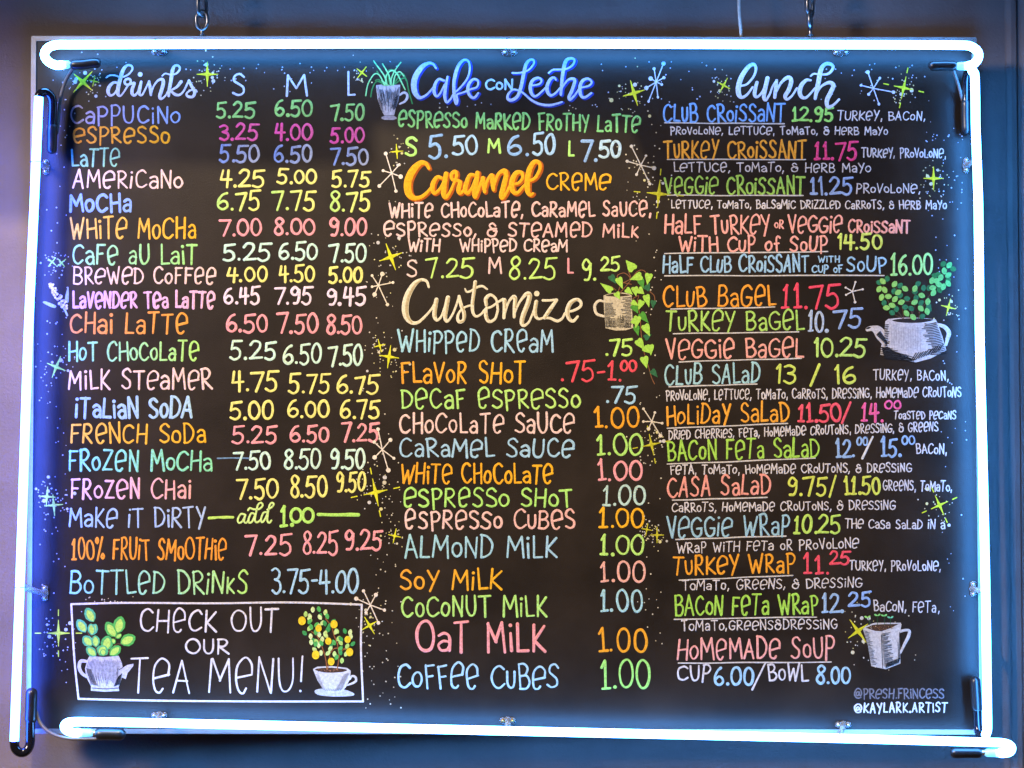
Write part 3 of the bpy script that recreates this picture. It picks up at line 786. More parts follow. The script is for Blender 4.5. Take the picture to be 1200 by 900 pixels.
# square teapot with eucalyptus
Z = drawing('teapot', 1010, 300, 6.92)
def f(mb):
    w0 = lin('c8c2c2')
    fill(mb, Z([(190, 530), (215, 510), (330, 500), (480, 500), (600, 515), (620, 560), (655, 660), (685, 765), (560, 830), (440, 862), (300, 838), (150, 800), (155, 740), (180, 640)]), w0, .0003)
    fill(mb, Z([(245, 522), (330, 508), (480, 506), (580, 518), (480, 540), (330, 540)]), lin('2a2220'), .00036, True)
    fill(mb, Z([(215, 665), (200, 620), (165, 585), (130, 565), (60, 570), (30, 590), (40, 612), (85, 610), (115, 660), (150, 700), (180, 725), (210, 705)]), w0, .00033, True)
    fill(mb, Z([(32, 590), (52, 575), (75, 578), (55, 592)]), K, .0004, True)
    stroke(mb, Z([(612, 555, 24), (670, 575, 32), (705, 620, 36), (695, 670, 30), (682, 720, 22)]), 3, w0, .0003)
    r = random.Random(4)
    L = []
    for k in range(20):
        y = 540 + k * 13
        xr = 605 + (y - 540) * .34
        L.append(Z([(xr - r.uniform(0, 6), y), (xr - 60, y + 12), (xr - r.uniform(90, 140), y + 10)]))
    for k in range(14):
        L.append(Z([(160 + k * 2, 740 + k * 7), (190 + r.uniform(10, 60) + k * 16, 745 + k * 8)]))
        L.append(Z([(185, 560 + k * 14), (200 + r.uniform(5, 30), 555 + k * 14)]))
    for k in range(12):
        L.append(Z([(120 + k * 7, 640 + k * 7), (150 + k * 5, 610 + k * 8)]))
        L.append(Z([(400 + k * 20, 850 - k * 7), (440 + k * 20, 800 - k * 6 - r.uniform(0, 20))]))
    hatch(mb, L, .9)
    hatch(mb, [Z([(155 + k * 22, 745 + k * 6.5 + j * 14 + r.uniform(-3, 3)), (180 + k * 22, 752 + k * 6.5 + j * 14)]) for k in range(12) for j in range(4)], .8)
    hatch(mb, [Z([(240 + k * 14, 550 + r.uniform(0, 30)), (238 + k * 14, 700 + r.uniform(0, 80))]) for k in range(18)], .3, col=lin('8a8592'))
pot = part('teapot_drawing', f, label='square grey teapot with round-leaved branches')
def f(mb):
    br = lin('5d4a38')
    for s in ([(330, 510), (300, 460), (220, 380), (180, 280), (170, 200)], [(340, 510), (320, 380), (270, 230)], [(400, 505), (430, 380), (430, 250)], [(460, 505), (480, 420), (540, 330), (620, 220), (710, 80)], [(340, 510), (250, 470)], [(420, 370), (340, 370)], [(410, 500), (400, 440)], [(460, 460), (520, 380)]):
        stroke(mb, [p + (.8,) for p in Z(s)], .8, br, .0004)
    d = .0005
    r = random.Random(8)
    back = [(205, 185), (140, 215), (310, 240), (260, 285), (455, 225), (500, 260), (430, 290), (545, 260), (660, 65), (740, 105), (590, 160), (620, 150), (700, 195), (630, 275), (310, 320), (180, 380), (350, 415), (280, 430), (245, 460), (400, 425), (545, 430), (480, 380), (440, 340), (365, 345), (490, 490), (540, 410)]
    front = [(170, 205), (140, 268), (185, 275), (160, 335), (215, 328), (265, 228), (350, 265), (295, 295), (268, 350), (320, 375), (245, 400), (200, 420), (430, 265), (485, 320), (428, 375), (535, 370), (478, 425), (530, 450), (362, 465), (415, 495), (708, 75), (668, 120), (700, 155), (640, 175), (568, 200), (625, 232), (700, 222), (575, 258), (660, 250), (580, 300), (605, 200)]
    for L0, cs in ((back, ('2f7a50', '2c7048', '2c743a')), (front, ('8cc878', '78c08a', '8ccf9a'))):
        for (x, y) in L0:
            d += .00002
            u = min(max((x - 150) / 550, 0), 1)
            c = lin(cs[0 if u < .4 else (1 if u < .75 else 2)]) if L0 is back else tuple(a + (b_ - a) * u for a, b_ in zip(lin('98d062'), lin('62ba66')))
            a = r.uniform(0, 360)
            q = Z([(x, y)])[0]
            L, wd = (60 if L0 is front else 54) / 6.92, 43 / 6.92
            leaf(mb, q[0] - L / 2 * math.cos(R(a)), q[1] + L / 2 * math.sin(R(a)), L, wd, a, c, d)
part('leaf_drawing', f, pot)

# square cup with seedlings
Z = drawing('cup', 990, 710, 11.25)
def f(mb):
    w0 = lin('c6c2c0')
    fill(mb, Z([(235, 290), (340, 240), (400, 222), (740, 222), (745, 262), (725, 380), (735, 760), (540, 835), (350, 795), (305, 530)]), w0, .0003)
    fill(mb, Z([(275, 290), (370, 250), (520, 240), (715, 238), (610, 290), (490, 335), (400, 330)]), lin('4a3220'), .00036)
    stroke(mb, Z([(735, 335, 40), (800, 320, 34), (850, 330, 38), (840, 400, 44), (785, 510, 38), (735, 615, 30)]), 3, w0, .0003)
    r = random.Random(6)
    L = [Z([(485 + k * 1.6, 370 + k * 17), (485 + k * 1.6 + r.uniform(50, 130), 362 + k * 17 - r.uniform(0, 12))]) for k in range(26)]
    L += [Z([(255 + k * 4.4, 330 + k * 19), (255 + k * 4.4 + r.uniform(35, 85), 338 + k * 19)]) for k in range(24)]
    L += [Z([(540 + k * 12, 820 - k * 5), (560 + k * 12, 745 - k * 4)]) for k in range(15)]
    hatch(mb, L, .62)
    hatch(mb, [Z([(700, 480), (712, 740)]), Z([(480, 380), (500, 820)]), Z([(720, 350), (722, 700)])], .7)
    r2 = random.Random(9)
    for k in range(50):
        u, v = r2.random(), r2.random()
        q = Z([(330 + u * 320, 262 + v * (60 - abs(u - .5) * 60))])[0]
        dot(mb, q[0], q[1], .5, lin(r2.choice(('8a6238', '6b4a2a', '2a1a10'))), .0005)
pot = part('cup_drawing', f, label='square cup with four seedlings in soil')
def f(mb):
    for (x, y, xb, c) in ((300, 150, 330, '9bd86a'), (430, 125, 430, '86d070'), (518, 130, 525, '7fce74'), (602, 155, 602, '6fc8a0')):
        stroke(mb, [p + (.7,) for p in Z([(x + 4, y), (xb, y + 60), (xb, 250)])], .7, lin('2c5a38'), .0005)
        q = Z([(x, y + 6)])[0]
        leaf(mb, q[0], q[1], 4.2, 2.2, 32, lin(c), .0006)
        leaf(mb, q[0], q[1], 4.2, 2.2, 155, lin(c), .00064)
part('leaf_drawing', f, pot)

# round teapot with a jade plant
Z = drawing('jade', 80, 700, 7.2)
def f(mb):
    w0 = lin('c2bfc6')
    fill(mb, Z([(180, 492), (300, 500), (425, 492), (450, 545), (465, 610), (450, 690), (425, 760), (430, 790), (310, 797), (190, 788), (192, 750), (150, 670), (142, 600), (160, 530)]), w0, .0003)
    stroke(mb, Z([(150, 540, 26), (105, 540, 30), (92, 590, 30), (115, 640, 28), (155, 670, 22)]), 3, w0, .0003)
    fill(mb, Z([(445, 600), (500, 570), (550, 560), (548, 580), (500, 640), (485, 690), (440, 670), (415, 630)]), w0, .00034)
    r = random.Random(7)
    L = [Z([(175 + k * 11, 520 + r.uniform(0, 30)), (160 + k * 11.6, 610), (185 + k * 10.5, 690 + r.uniform(0, 70))]) for k in range(24)]
    hatch(mb, L, .42, col=lin('4a4652'))
    L = [Z([(150 + k * 3, 600 + k * 10), (190 + k * 4, 610 + k * 10)]) for k in range(14)] + [Z([(455 - k * 2, 640 + k * 9), (415 - k * 3, 680 + k * 7)]) for k in range(11)]
    L += [Z([(420, 600), (412, 650), (435, 690)]), Z([(430, 610), (470, 585)]), Z([(440, 545), (460, 550)]), Z([(200, 765), (310, 772), (425, 765)])]
    hatch(mb, L, .6)
    fill(mb, Z([(190, 490), (300, 483), (420, 490), (300, 503)]), lin('2a2422'), .0004, True)
pot = part('teapot_drawing', f, label='round teapot with a fat-leaved green plant')
def f(mb):
    br = lin('6a4a30')
    for s in ([(260, 490), (220, 400), (160, 290)], [(260, 490), (200, 330), (195, 220)], [(320, 490), (400, 400), (450, 395)], [(330, 480), (410, 320), (420, 270)]):
        stroke(mb, [p + (1.0,) for p in Z(s)], 1, br, .0004)
    d = .0005
    for (x, y, L, wd, a) in ((215, 208, 135, 75, 118), (148, 296, 130, 70, 123), (190, 320, 105, 60, 65), (205, 320, 100, 55, 100), (200, 410, 110, 72, 132), (235, 420, 100, 62, 95), (315, 450, 130, 85, 80), (400, 335, 150, 78, 122), (415, 305, 150, 85, 78), (440, 390, 140, 85, 25), (350, 490, 120, 68, 40), (390, 395, 50, 34, 110), (400, 345, 60, 34, 35), (235, 495, 110, 62, 138), (265, 490, 95, 85, 60), (300, 495, 60, 50, 100)):
        q = Z([(x, y)])[0]
        d += .00002
        u = min(max((x - 140) / 200, 0), 1)
        wd *= 1.22
        leaf(mb, q[0], q[1], L / 7.2, wd / 7.2, a, tuple(p + (r_ - p) * u for p, r_ in zip(lin('5cb890'), lin('52b04c'))), d)
        d += .00002
        leaf(mb, q[0] + 1.2 * math.cos(R(a)), q[1] - 1.2 * math.sin(R(a)), L / 7.2 * .78, wd / 7.2 * .6, a, lin('b6dc5a'), d)
part('leaf_drawing', f, pot)

# lemon tree in a teacup on its saucer
Z = drawing('lemon', 340, 700, 7.2)
def f(mb):
    w0 = lin('d0cece')
    fill(mb, Z([(210, 785), (290, 768), (440, 775), (530, 805), (538, 825), (480, 835), (340, 836), (230, 820)]), lin('c0c0c8'), .0003, True)
    fill(mb, Z([(192, 605), (230, 585), (350, 580), (480, 595), (512, 620), (505, 690), (470, 760), (420, 805), (330, 805), (275, 770), (230, 700)]), w0, .00034)
    stroke(mb, Z([(505, 690, 14), (520, 665, 18), (550, 672, 20), (555, 705, 20), (520, 728, 18), (482, 740, 14)]), 3, w0, .0003)
    fill(mb, Z([(210, 608), (280, 595), (400, 597), (480, 612), (440, 630), (330, 636), (250, 626)]), lin('4a3020'), .0004, True)
    r = random.Random(11)
    L = [Z([(500 - k * 5, 640 + k * 11), (450 - k * 6, 655 + k * 11)]) for k in range(13)] + [Z([(215 + k * 5, 650 + k * 12), (245 + k * 5, 660 + k * 12)]) for k in range(11)]
    L += [Z([(300 + k * 15, 790), (310 + k * 15, 770)]) for k in range(9)]
    hatch(mb, L, .4, col=lin('6a6870'))
    for k in range(40):
        u, v = r.random(), r.random()
        q = Z([(240 + u * 210, 604 + v * 22)])[0]
        dot(mb, q[0], q[1], .5, lin(r.choice(('8a5a38', 'a4704a', '2a1a10'))), .0005)
pot = part('teacup_drawing', f, label='white teacup and saucer with a lemon tree')
def f(mb):
    br = lin('9a6034')
    for s in ([(310, 610), (300, 520), (270, 420), (230, 330), (180, 290)], [(315, 610), (340, 450), (330, 400), (300, 380)], [(395, 610), (410, 520), (400, 400), (370, 320), (350, 250), (300, 180)], [(400, 590), (420, 480), (460, 430)], [(340, 470), (380, 430), (470, 440)], [(270, 400), (240, 370)]):
        stroke(mb, [p + (1.1,) for p in Z(s)], 1.1, br, .0004)
    d = .0005
    r = random.Random(12)
    pal = [lin('3f9c50'), lin('56b456'), lin('c8e488'), lin('b2dc74'), lin('d6eaa0')]
    pts = [(190, 110), (250, 105), (292, 132), (130, 148), (175, 165), (240, 160), (320, 165), (185, 185), (150, 205), (205, 230), (255, 215), (300, 225), (345, 200), (265, 170), (150, 265), (140, 300), (185, 255), (175, 335), (200, 375), (180, 385), (235, 375), (250, 320), (270, 360), (310, 280), (330, 270), (320, 320), (290, 310), (410, 285), (470, 290), (375, 295), (500, 300), (515, 335), (395, 350), (440, 385), (510, 390), (470, 415), (405, 430), (355, 405), (380, 385), (325, 435), (300, 470), (260, 475), (430, 470), (375, 485), (460, 480), (435, 540), (380, 510), (240, 410), (210, 400), (275, 390), (445, 350), (225, 440), (320, 240), (215, 300), (250, 250)]
    for (x, y) in pts:
        d += .00002
        a = r.uniform(40, 140)
        q = Z([(x, y + 20)])[0]
        leaf(mb, q[0], q[1], 52 / 7.2, 34 / 7.2, a, r.choice(pal), d)
part('leaf_drawing', f, pot)
def f(mb):
    d = .0020
    for (x, y, rr) in ((100, 198, 34), (240, 262, 28), (370, 227, 32), (322, 370, 28), (485, 356, 28), (502, 462, 32), (216, 486, 34), (346, 542, 30)):
        d += .00002
        fill(mb, [Z([(x + rr * math.cos(R(g)) * .95, y + rr * math.sin(R(g)) * 1.1)])[0] for g in range(0, 360, 24)], lin('f0cc22'), d)
part('lemon_drawing', f, pot)

# lavender sprig
Z = drawing('lavender', 40, 320, 15)
def f(mb):
    fill(mb, Z([(150, 515), (190, 495), (290, 530), (385, 575), (370, 610), (320, 605), (220, 560)]), lin('a0b4d8'), .0003, True)
    fill(mb, Z([(590, 245), (605, 260), (608, 450), (590, 530), (550, 480), (545, 420), (575, 300)]), lin('a0b4d8'), .0003, True)
    stroke(mb, [p + (2.2,) for p in Z([(520, 620), (555, 680), (582, 740)])], 2.2, lin('b4ccee'), .0004)
    r = random.Random(14)
    for k in range(60):
        u = k / 59
        x, y = 300 + 250 * u, 190 + 420 * u
        s = 20 + 55 * math.sin(math.pi * min(1, u * .75 + .1))
        q = Z([(x + r.uniform(-s, s), y + r.uniform(-15, 15))])[0]
        dot(mb, q[0], q[1], r.uniform(1.0, 1.7), lin(r.choice(('d8cce4', 'e2d8ea', 'b8a8d0'))), .0004 + k * .00001)
part('flower_drawing', f, label='pale lavender sprig')

# four-pointed stars: x, y, arm, turn, colour, dashes beyond the arms
YS = 'e2e22a'
STARS = [(97, 96, 17, 42, YS, 0), (110, 95, 6.5, 12, 'c2c82e', 0), (243, 87, 15, 0, YS, 0), (424, 85, 9, 38, YS, 0), (61, 307, 7, 40, 'a8e06a', 0), (72, 308, 7, 50, 'a8e06a', 0), (66, 430, 14, 22, 'a8e06a', 0), (55, 582, 12, 4, 'b4e070', 0), (63, 592, 13, -5, 'b4e070', 0),
         (68.5, 742, 16, 0, 'c2dc4a', 1), (465, 177.5, 9, -4, YS, 0), (458, 301, 17, -20, YS, 0), (445, 405, 8, -14, YS, 0), (456, 418, 14, 8, YS, 0), (440, 577, 17, -12, YS, 1), (462.5, 628, 9, 12, YS, 0), (433, 733, 12, -30, YS, 0),
         (743, 109, 16, -16, YS, 0), (848, 100, 10, 28, 'd6dc2a', 0), (772, 227, 17, 5, 'bcbc26', 1), (763.5, 521, 13, -12, 'c4c028', 1), (758, 620.5, 7.5, 10, 'c4c028', 0), (770, 627, 9.5, 0, 'c4c028', 0), (1059, 103, 14, 12, 'c8dc2e', 1), (1094, 209, 14, 0, YS, 0), (1111.5, 360, 10.5, 14, 'd4e03a', 0),
         (1101, 592, 13, -24, 'cfdc2c', 1), (1005.5, 739.5, 17, -36, 'd0cc24', 0)]
dots = MB()
dr = random.Random(77)
for (x, y, a, rot, c, dash) in STARS:
    def f(mb):
        P = []
        for k in range(8):
            g = R(90 * (k // 2) + (45 if k % 2 else 0) - rot + 90)
            L = a * (1 if (k // 2) % 2 == 0 else .86) if k % 2 == 0 else a * .17
            P.append((x + L * math.cos(g), y - L * math.sin(g)))
        fill(mb, P, lin(c), .0004)
        for k in range(4):
            g = R(90 * k - rot + 90)
            L = a * (1 if k % 2 == 0 else .86)
            stroke(mb, [(x + a * .1 * math.cos(g), y - a * .1 * math.sin(g), max(1.6, a * .15)), (x + L * .95 * math.cos(g), y - L * .95 * math.sin(g), .9)], 1, lin(c), .0004)
            if dash:
                stroke(mb, [(x + a * 1.3 * math.cos(g), y - a * 1.3 * math.sin(g)), (x + a * 1.7 * math.cos(g), y - a * 1.7 * math.sin(g))], 1.3, lin(c), .0004)
    part('star_drawing', f)
    n = int(9 + a * 1.5)
    for k in range(n):
        g, q = dr.uniform(0, 2 * math.pi), a * (0.45 + abs(dr.gauss(.4, .75)))
        X, Y = x + q * math.cos(g) * .9, y + q * math.sin(g) * 1.1
        big = k < max(2, int(a * .28))
        r0 = dr.uniform(1.5, 2.5) * min(1, a / 12) if big else dr.uniform(.5, .9)
        dot(dots, X, Y, r0, lin(dr.choice(('d8cf90', 'd4ccac', 'cfccc8')) if x > 100 else 'b4c0dc'), .0003 + k * 4e-6)  # dots by the left tube carry its blue light in their colour

BURSTS = [((459, 203), ((452, 180, 2.3), (468, 193, 1.7), (449, 200, 1.8), (469.5, 207, 2.7), (444.5, 218, 2.2), (464, 224, 2)), 'f0e4d0'),
          ((443.5, 334.5), ((436, 323, 1.7), (448, 321, 2.6), (436, 336, 1.6), (460.5, 331, 1.7), (439, 345, 2.7), (454, 357, 2)), 'efe2c6'),
          ((448, 527), ((443, 503, 2.2), (457.5, 515.5, 2.4), (438.5, 518, 2), (439, 536, 2.7), (461.5, 537, 1.8), (455, 551, 2.8)), 'f0e4d0'),
          ((434, 709), ((426, 692.5, 2), (440.5, 697, 2.4), (417.5, 701.5, 2.5), (450.5, 715, 2), (429, 718, 1.9), (443.5, 730, 2.2)), 'efe0cc'),
          ((769, 96), ((777.5, 74.5, 2.5), (766.5, 80.5, 1.8), (762.5, 92, 2.6), (778, 91, 1.9), (775.5, 99, 1.6), (757.5, 103, 2.5), (760, 119, 1.5), (771, 114, 1.5)), 'c8d6f0'),
          ((751, 193.5), ((740, 171.5, 2.1), (757, 182.5, 1.6), (735, 189, 1.9), (766.5, 197, 2.6), (746, 204.5, 1.8), (761.5, 215.5, 1.9)), 'c8c0b0'),
          ((764, 494), ((754, 479, 1.6), (767.5, 483.5, 1.6), (754, 494, 1.6), (776, 496, 1.6), (760, 502.5, 2.2), (774, 510.5, 2.3)), 'e0d4bc'),
          ((999, 341.5), ((1002.5, 330.5, 1.3), (991, 337, 1.3), (1011, 339, 1.4), (991.5, 345.5, 1.3), (1002, 354, 1.6)), 'dcd4cc'),
          ((1023.5, 103.5), ((1017, 84.5, 2.3), (1031, 91.5, 1.6), (1009, 100, 1.5), (1047, 108, 2.1), (1018, 110.5, 1.8), (1030, 122, 1.7)), 'c4d0f0')]
for ((x, y), ends, c) in BURSTS:
    def f(mb):
        for (a, b, r) in ends:
            stroke(mb, [(x, y), (a, b)], 1.25, lin(c), .0003)
            dot(mb, a, b, r, lin(c), .00045)
    part('starburst_drawing', f)
# loose dots of paint, spattered in the margins and gaps between the columns
for (xa, xb, ya, yb, n) in ((46, 80, 190, 700, 48), (46, 82, 740, 806, 10), (62, 82, 90, 190, 10), (425, 466, 225, 520, 22), (425, 470, 540, 830, 46), (745, 775, 260, 480, 18), (735, 775, 120, 250, 16), (745, 778, 500, 760, 26), (130, 480, 70, 84, 14), (240, 470, 76, 112, 20),
                            (700, 860, 72, 126, 26), (960, 1090, 74, 122, 24), (1085, 1128, 120, 300, 24), (1060, 1132, 205, 230, 10), (1095, 1132, 300, 420, 14), (1100, 1135, 420, 740, 16), (995, 1080, 715, 790, 10), (430, 462, 722, 836, 8), (100, 160, 699, 706, 10), (470, 580, 118, 128, 5), (660, 720, 122, 130, 5), (720, 770, 165, 235, 9), (1085, 1130, 155, 166, 8)):
    for k in range(int(n * 1.4)):
        X, Y = dr.uniform(xa, xb), dr.uniform(ya, yb)
        dot(dots, X, Y, dr.uniform(.5, .95), lin('b2bcd8' if X < 90 or X > 1080 or Y < 125 else 'd2c9b0'), .00028 + (k % 40) * 3e-6)  # bluer near the side and top tubes: neon light put into the colour
o = dots.build('paint_dots', M_PAINT, board)
o['kind'] = 'stuff'

# ================================================================== glass tube supports and eye hooks screwed to the board
def support(px, py, tx, ty, horiz, screw=M_BEAD):
    """(px,py) the foot on the board, (tx,ty) where it holds the tube"""
    m = MB()
    q = at(px, py, 0)
    c = at(tx, ty, -.04)
    w, h = (.0095, .0040) if horiz else (.0040, .0095)
    for sg in (-1, 0, 1):      # a round foot with two screw ears
        ex, ez = (sg * w * .66, 0) if horiz else (0, sg * h * .66)
        m.tube([(q.x + ex, -.0026 - abs(sg) * .0003, q.z + ez), (q.x + ex, -.0004, q.z + ez)], (.0040 if sg else .0050), 14, cap=False)
    m.tube([(q.x, -.0025, q.z), (q.x + (c.x - q.x) * .3, -.016, q.z + (c.z - q.z) * .3), (c.x, -.031, c.z)], [.0042, .0036, .0048], 12)
    o = m.build('tube_support', M_CLEAR, board)
    s = MB()
    for sg in (-1, 1):
        s.tube([(q.x + sg * w * .66 * (1 if horiz else 0), -.0030, q.z + sg * h * .66 * (0 if horiz else 1)), (q.x + sg * w * .66 * (1 if horiz else 0), -.0046, q.z + sg * h * .66 * (0 if horiz else 1))], .0026, 10)
    s.build('screw', screw, o)
    t = MB()
    r = .0071
    ring = []
    for k in range(20):
        g = 2 * math.pi * k / 20
        ring.append((c.x + (0 if horiz else r * math.cos(g)) + (.0008 * math.sin(3 * g)), -.04 + r * math.sin(g), c.z + (r * math.cos(g) if horiz else 0)))
    t.tube(ring, .0005, 6, closed=True)
    t.build('tie_wire', M_STEEL, o)


for a in ((187, 61, 183, 52, True), (597, 62, 594, 51, True), (985, 62, 991, 52.5, True), (54, 196, 42, 190, False), (53, 695, 24, 688, False), (1132, 194, 1145, 188, False), (1140, 690, 1155, 694, False),
          (187, 838, 187, 847.5, True), (988, 849, 984, 865, True)):
    support(*a)
support(595, 844, 596, 856.5, True, M_BRASS)

for (px, flat) in ((236.5, True), (949.5, False)):      # screw eyes in the top rail
    m = MB()
    base = at(px, 43, .010)
    c = base + Vector((0, 0, .0225))
    pts = []
    for k in range(20):
        g = 2 * math.pi * k / 20
        rr = .0074 * (1 + .25 * max(0, -math.sin(g)) ** 2)
        v = Vector((math.cos(g) * rr, 0, math.sin(g) * rr * 1.5))
        if not flat: v = Vector((v.x * .3, v.x * .95, v.z))
        pts.append(c + v)
    m.tube(pts, .0026, 10, closed=True)
    m.tube([base + Vector((0, 0, .001)), base + Vector((0, 0, .011))], .0023, 8)
    m.tube([base + Vector((0, 0, .0008)), base + Vector((0, 0, .0022))], .0052, 12, cap=False)
    m.build('eye_hook', M_STEEL, board)


# ================================================================== chains, cord
def chain(px, first_flat, label):
    base = at(px, 43, .010) + Vector((0, 0, .0335))
    root_ = empty('chain', base, label, 'chain', 'chains holding up the menu board')
    z = base.z + .0075
    fl = first_flat
    for k in range(22):
        m = MB()
        pts = []
        for i in range(20):
            g = 2 * math.pi * i / 20
            u, v = .0078 * math.cos(g), .0105 * math.sin(g) + (.004 if math.sin(g) > 0 else -.004)
            a = .95 if fl else 2.3
            pts.append(Vector((base.x + u * math.cos(a), base.y + u * math.sin(a), z + v)))
        m.tube(pts, .0024, 10, closed=True)
        m.build('link', M_STEEL, root_)
        z += .0243
        fl = not fl
        if z > 3.2: break


chain(236.5, True, 'steel link chain holding the left end of the board')
chain(949.5, True, 'steel link chain holding the right end of the board, next to the pale cord')

m = MB()
cp = [at(868.5, 42, .016), at(867.5, 30, .018), at(866, 12, .02), at(866, -8, .022), at(867.5, -60, .03), at(868, -160, .04)]
cp3 = catmull([tuple(p) for p in cp], .01)
m.tube(cp3, .0021, 10)
cord = m.build('hanging_cord', M_CORD, None, at(868, 42, .016))
tag(cord, 'pale thin cord running up from the top rail, left of the right-hand chain', 'cord')


# ================================================================== neon tubes
def path(pts, step=.004):
    """photo points (px, py, Y) -> smooth 3-D line"""
    P = [tuple(at(a, b, c)) for a, b, c in pts]
    out = []
    for i in range(len(P) - 1):
        p1, p2 = Vector(P[i]), Vector(P[i + 1])
        p0 = Vector(P[i - 1]) if i else p1 * 2 - p2
        p3 = Vector(P[i + 2]) if i + 2 < len(P) else p2 * 2 - p1
        # limit the tangents so long straights stay straight
        t1 = (p2 - p0).normalized() * (p2 - p1).length
        t2 = (p3 - p1).normalized() * (p2 - p1).length
        n = max(3, min(24, int((p2 - p1).length / step)))
        for k in range(n):
            t = k / n
            out.append(p1 * (2 * t ** 3 - 3 * t * t + 1) + t1 * (t ** 3 - 2 * t * t + t) + p2 * (-2 * t ** 3 + 3 * t * t) + t2 * (t ** 3 - t * t))
    out.append(Vector(P[-1]))
    return out


TR_ = .0056


def tube_thing(name, label, lit, glow, loc):
    o = empty(name, at(*loc), label, 'neon light', 'neon tubes around the board')
    MB().tube(path(lit), TR_, 16).build('lit_tube', glow, o)
    return o


def sub(o, name, pts, r, material):
    P = path(pts)
    return MB().tube(P, r, 14).build(name, material, o)


n1 = tube_thing('neon_tube', 'white neon tube along the top edge with hooked ends', [
    (73, 76, -.032), (66, 76.5, -.034), (56.5, 72, -.036), (52, 64, -.038), (56.5, 56, -.040), (66, 52.6, -.041), (80, 52.4, -.041), (300, 51.6, -.041), (600, 51.2, -.041), (900, 52.2, -.041), (1128, 53, -.041),
    (1138, 54.5, -.040), (1146, 61, -.038), (1146, 69, -.036), (1140, 75.5, -.034), (1134, 77.3, -.033)], M_NEON, (600, 58, -.041))
sub(n1, 'electrode_glass', [(74, 76, -.032), (79, 75.6, -.031)], .0052, M_GLASS)
sub(n1, 'electrode_collar', [(79, 75.4, -.031), (83, 75.2, -.031)], .0032, M_CAP)
sub(n1, 'electrode_boot', [(87, 76, -.030), (98, 75.6, -.030), (108, 74, -.029), (113, 73.8, -.029)], .0066, M_BOOT)
sub(n1, 'electrode_glass', [(1133, 77.4, -.033), (1124, 77.6, -.032)], .0052, M_GLASS)
sub(n1, 'electrode_boot', [(1117, 77.3, -.031), (1105, 77, -.030), (1093, 77.4, -.030)], .0062, M_BOOT)

n2 = tube_thing('neon_tube', 'bluish neon tube down the left edge with black return bends at both ends', [
    (45.5, 114, -.041), (44, 150, -.041), (41, 220, -.041), (33, 400, -.041), (25.5, 625, -.041), (17.5, 850, -.041), (16.8, 868, -.041)], M_NEON_V, (30, 495, -.041))
sub(n2, 'blackout_bend', [(16.8, 869.5, -.041), (18, 877, -.040), (24, 882, -.038), (31, 880, -.036), (35, 872, -.034), (35.5, 858, -.032), (35.5, 840, -.030)], .0059, M_BLACKOUT)
sub(n2, 'electrode_boot', [(36, 843, -.030), (36.5, 828, -.029), (37, 812, -.029)], .0074, M_BOOT)
sub(n2, 'blackout_bend', [(45.8, 112.5, -.041), (48, 109, -.039), (54, 108, -.034), (60, 113, -.030), (61.5, 122, -.027), (61, 138, -.026), (60.5, 150, -.025)], .0058, M_BLACKOUT)
sub(n2, 'electrode_boot', [(60.8, 149, -.025), (60.6, 162, -.024), (60.5, 175, -.024)], .0068, M_BOOT)

n3 = tube_thing('neon_tube', 'white neon tube along the bottom edge sagging towards its right end', [
    (92, 858.5, -.034), (86, 858.6, -.035), (78, 855.5, -.037), (75.5, 851, -.039), (79, 847, -.040), (88, 845.8, -.041), (110, 846, -.041), (187, 847.3, -.041), (400, 852, -.041), (600, 856.6, -.041), (985, 865.2, -.041), (1160, 870, -.041),
    (1177, 871, -.040), (1185, 875, -.038), (1184, 880.5, -.036), (1177, 882.5, -.034), (1171, 882.3, -.033)], M_NEON, (600, 858, -.041))
sub(n3, 'electrode_glass', [(93, 858.6, -.034), (106, 858.8, -.033)], .0052, M_GLASS)
sub(n3, 'electrode_collar', [(107, 858.8, -.033), (113, 859, -.032)], .0034, M_CAP)
sub(n3, 'electrode_boot', [(117, 860, -.032), (130, 860, -.032), (141, 860.4, -.032)], .0078, M_BOOT)
sub(n3, 'electrode_glass', [(1170, 882.4, -.033), (1157, 882.2, -.032)], .0052, M_GLASS)
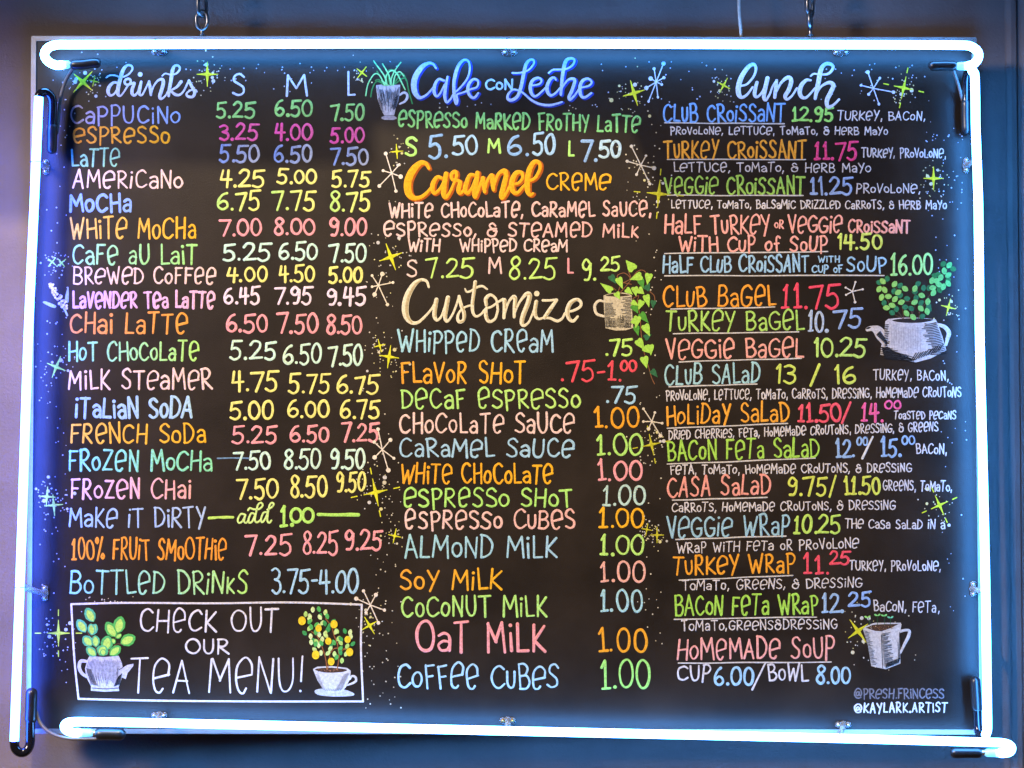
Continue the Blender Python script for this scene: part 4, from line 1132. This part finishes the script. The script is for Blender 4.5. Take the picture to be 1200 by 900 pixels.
sub(n3, 'electrode_collar', [(1156, 882, -.032), (1150, 881.8, -.032)], .0034, M_CAP)
sub(n3, 'electrode_boot', [(1146, 882, -.031), (1132, 882, -.031), (1119, 882, -.031)], .0068, M_BOOT)

n4 = tube_thing('neon_tube', 'white neon tube down the right edge beside the wall moulding', [
    (1139, 83, -.033), (1141.8, 86, -.038), (1142.6, 96, -.041), (1143.5, 150, -.041), (1146.5, 240, -.041), (1148.3, 400, -.041), (1153, 600, -.041), (1155, 700, -.041), (1157, 845, -.041), (1156.8, 856, -.039), (1155, 861, -.035)], M_NEON_R, (1150, 470, -.041))
sub(n4, 'blackout_bend', [(1139, 82, -.032), (1135, 83, -.024), (1132.5, 92, -.017), (1132, 110, -.015), (1132, 122, -.015)], .0056, M_BLACKOUT)
sub(n4, 'electrode_boot', [(1132, 121, -.015), (1132, 138, -.014), (1132.5, 153, -.014)], .0068, M_BOOT)
sub(n4, 'blackout_bend', [(1155, 862, -.034), (1150, 862, -.026), (1146, 854, -.019), (1145, 840, -.017), (1144.5, 828, -.016)], .0056, M_BLACKOUT)
sub(n4, 'electrode_boot', [(1144.5, 830, -.016), (1143.5, 812, -.015), (1142.5, 798, -.015)], .0068, M_BOOT)


# ================================================================== cables between the electrodes
def cable(pts, r, label):
    P = path(pts)
    o = MB().tube(P, r, 10).build('electrode_cable', M_WIRE, None, P[0])
    return tag(o, label, 'cable', 'cables joining the neon tubes')


cable([(86, 80, -.029), (81, 87, -.022), (76, 97, -.017), (71.5, 112, -.014), (69, 130, -.013), (67.5, 148, -.013), (66.5, 156, -.014)], .0023, 'grey cable curving down by the yellow star in the top left corner')
cable([(42.5, 834, -.026), (46, 845, -.028), (54, 855, -.031), (66, 862, -.034), (80, 865.5, -.036), (96, 866, -.036), (113, 865.8, -.034)], .0021, 'grey cable looping under the hooked end of the bottom tube')
cable([(1117, 82, -.029), (1121, 93, -.020), (1125, 106, -.016), (1128, 118, -.014), (1130, 126, -.014)], .0021, 'grey cable in the top right corner of the board')

for ob in list(bpy.data.objects):
    if '_o' in ob: del ob['_o']
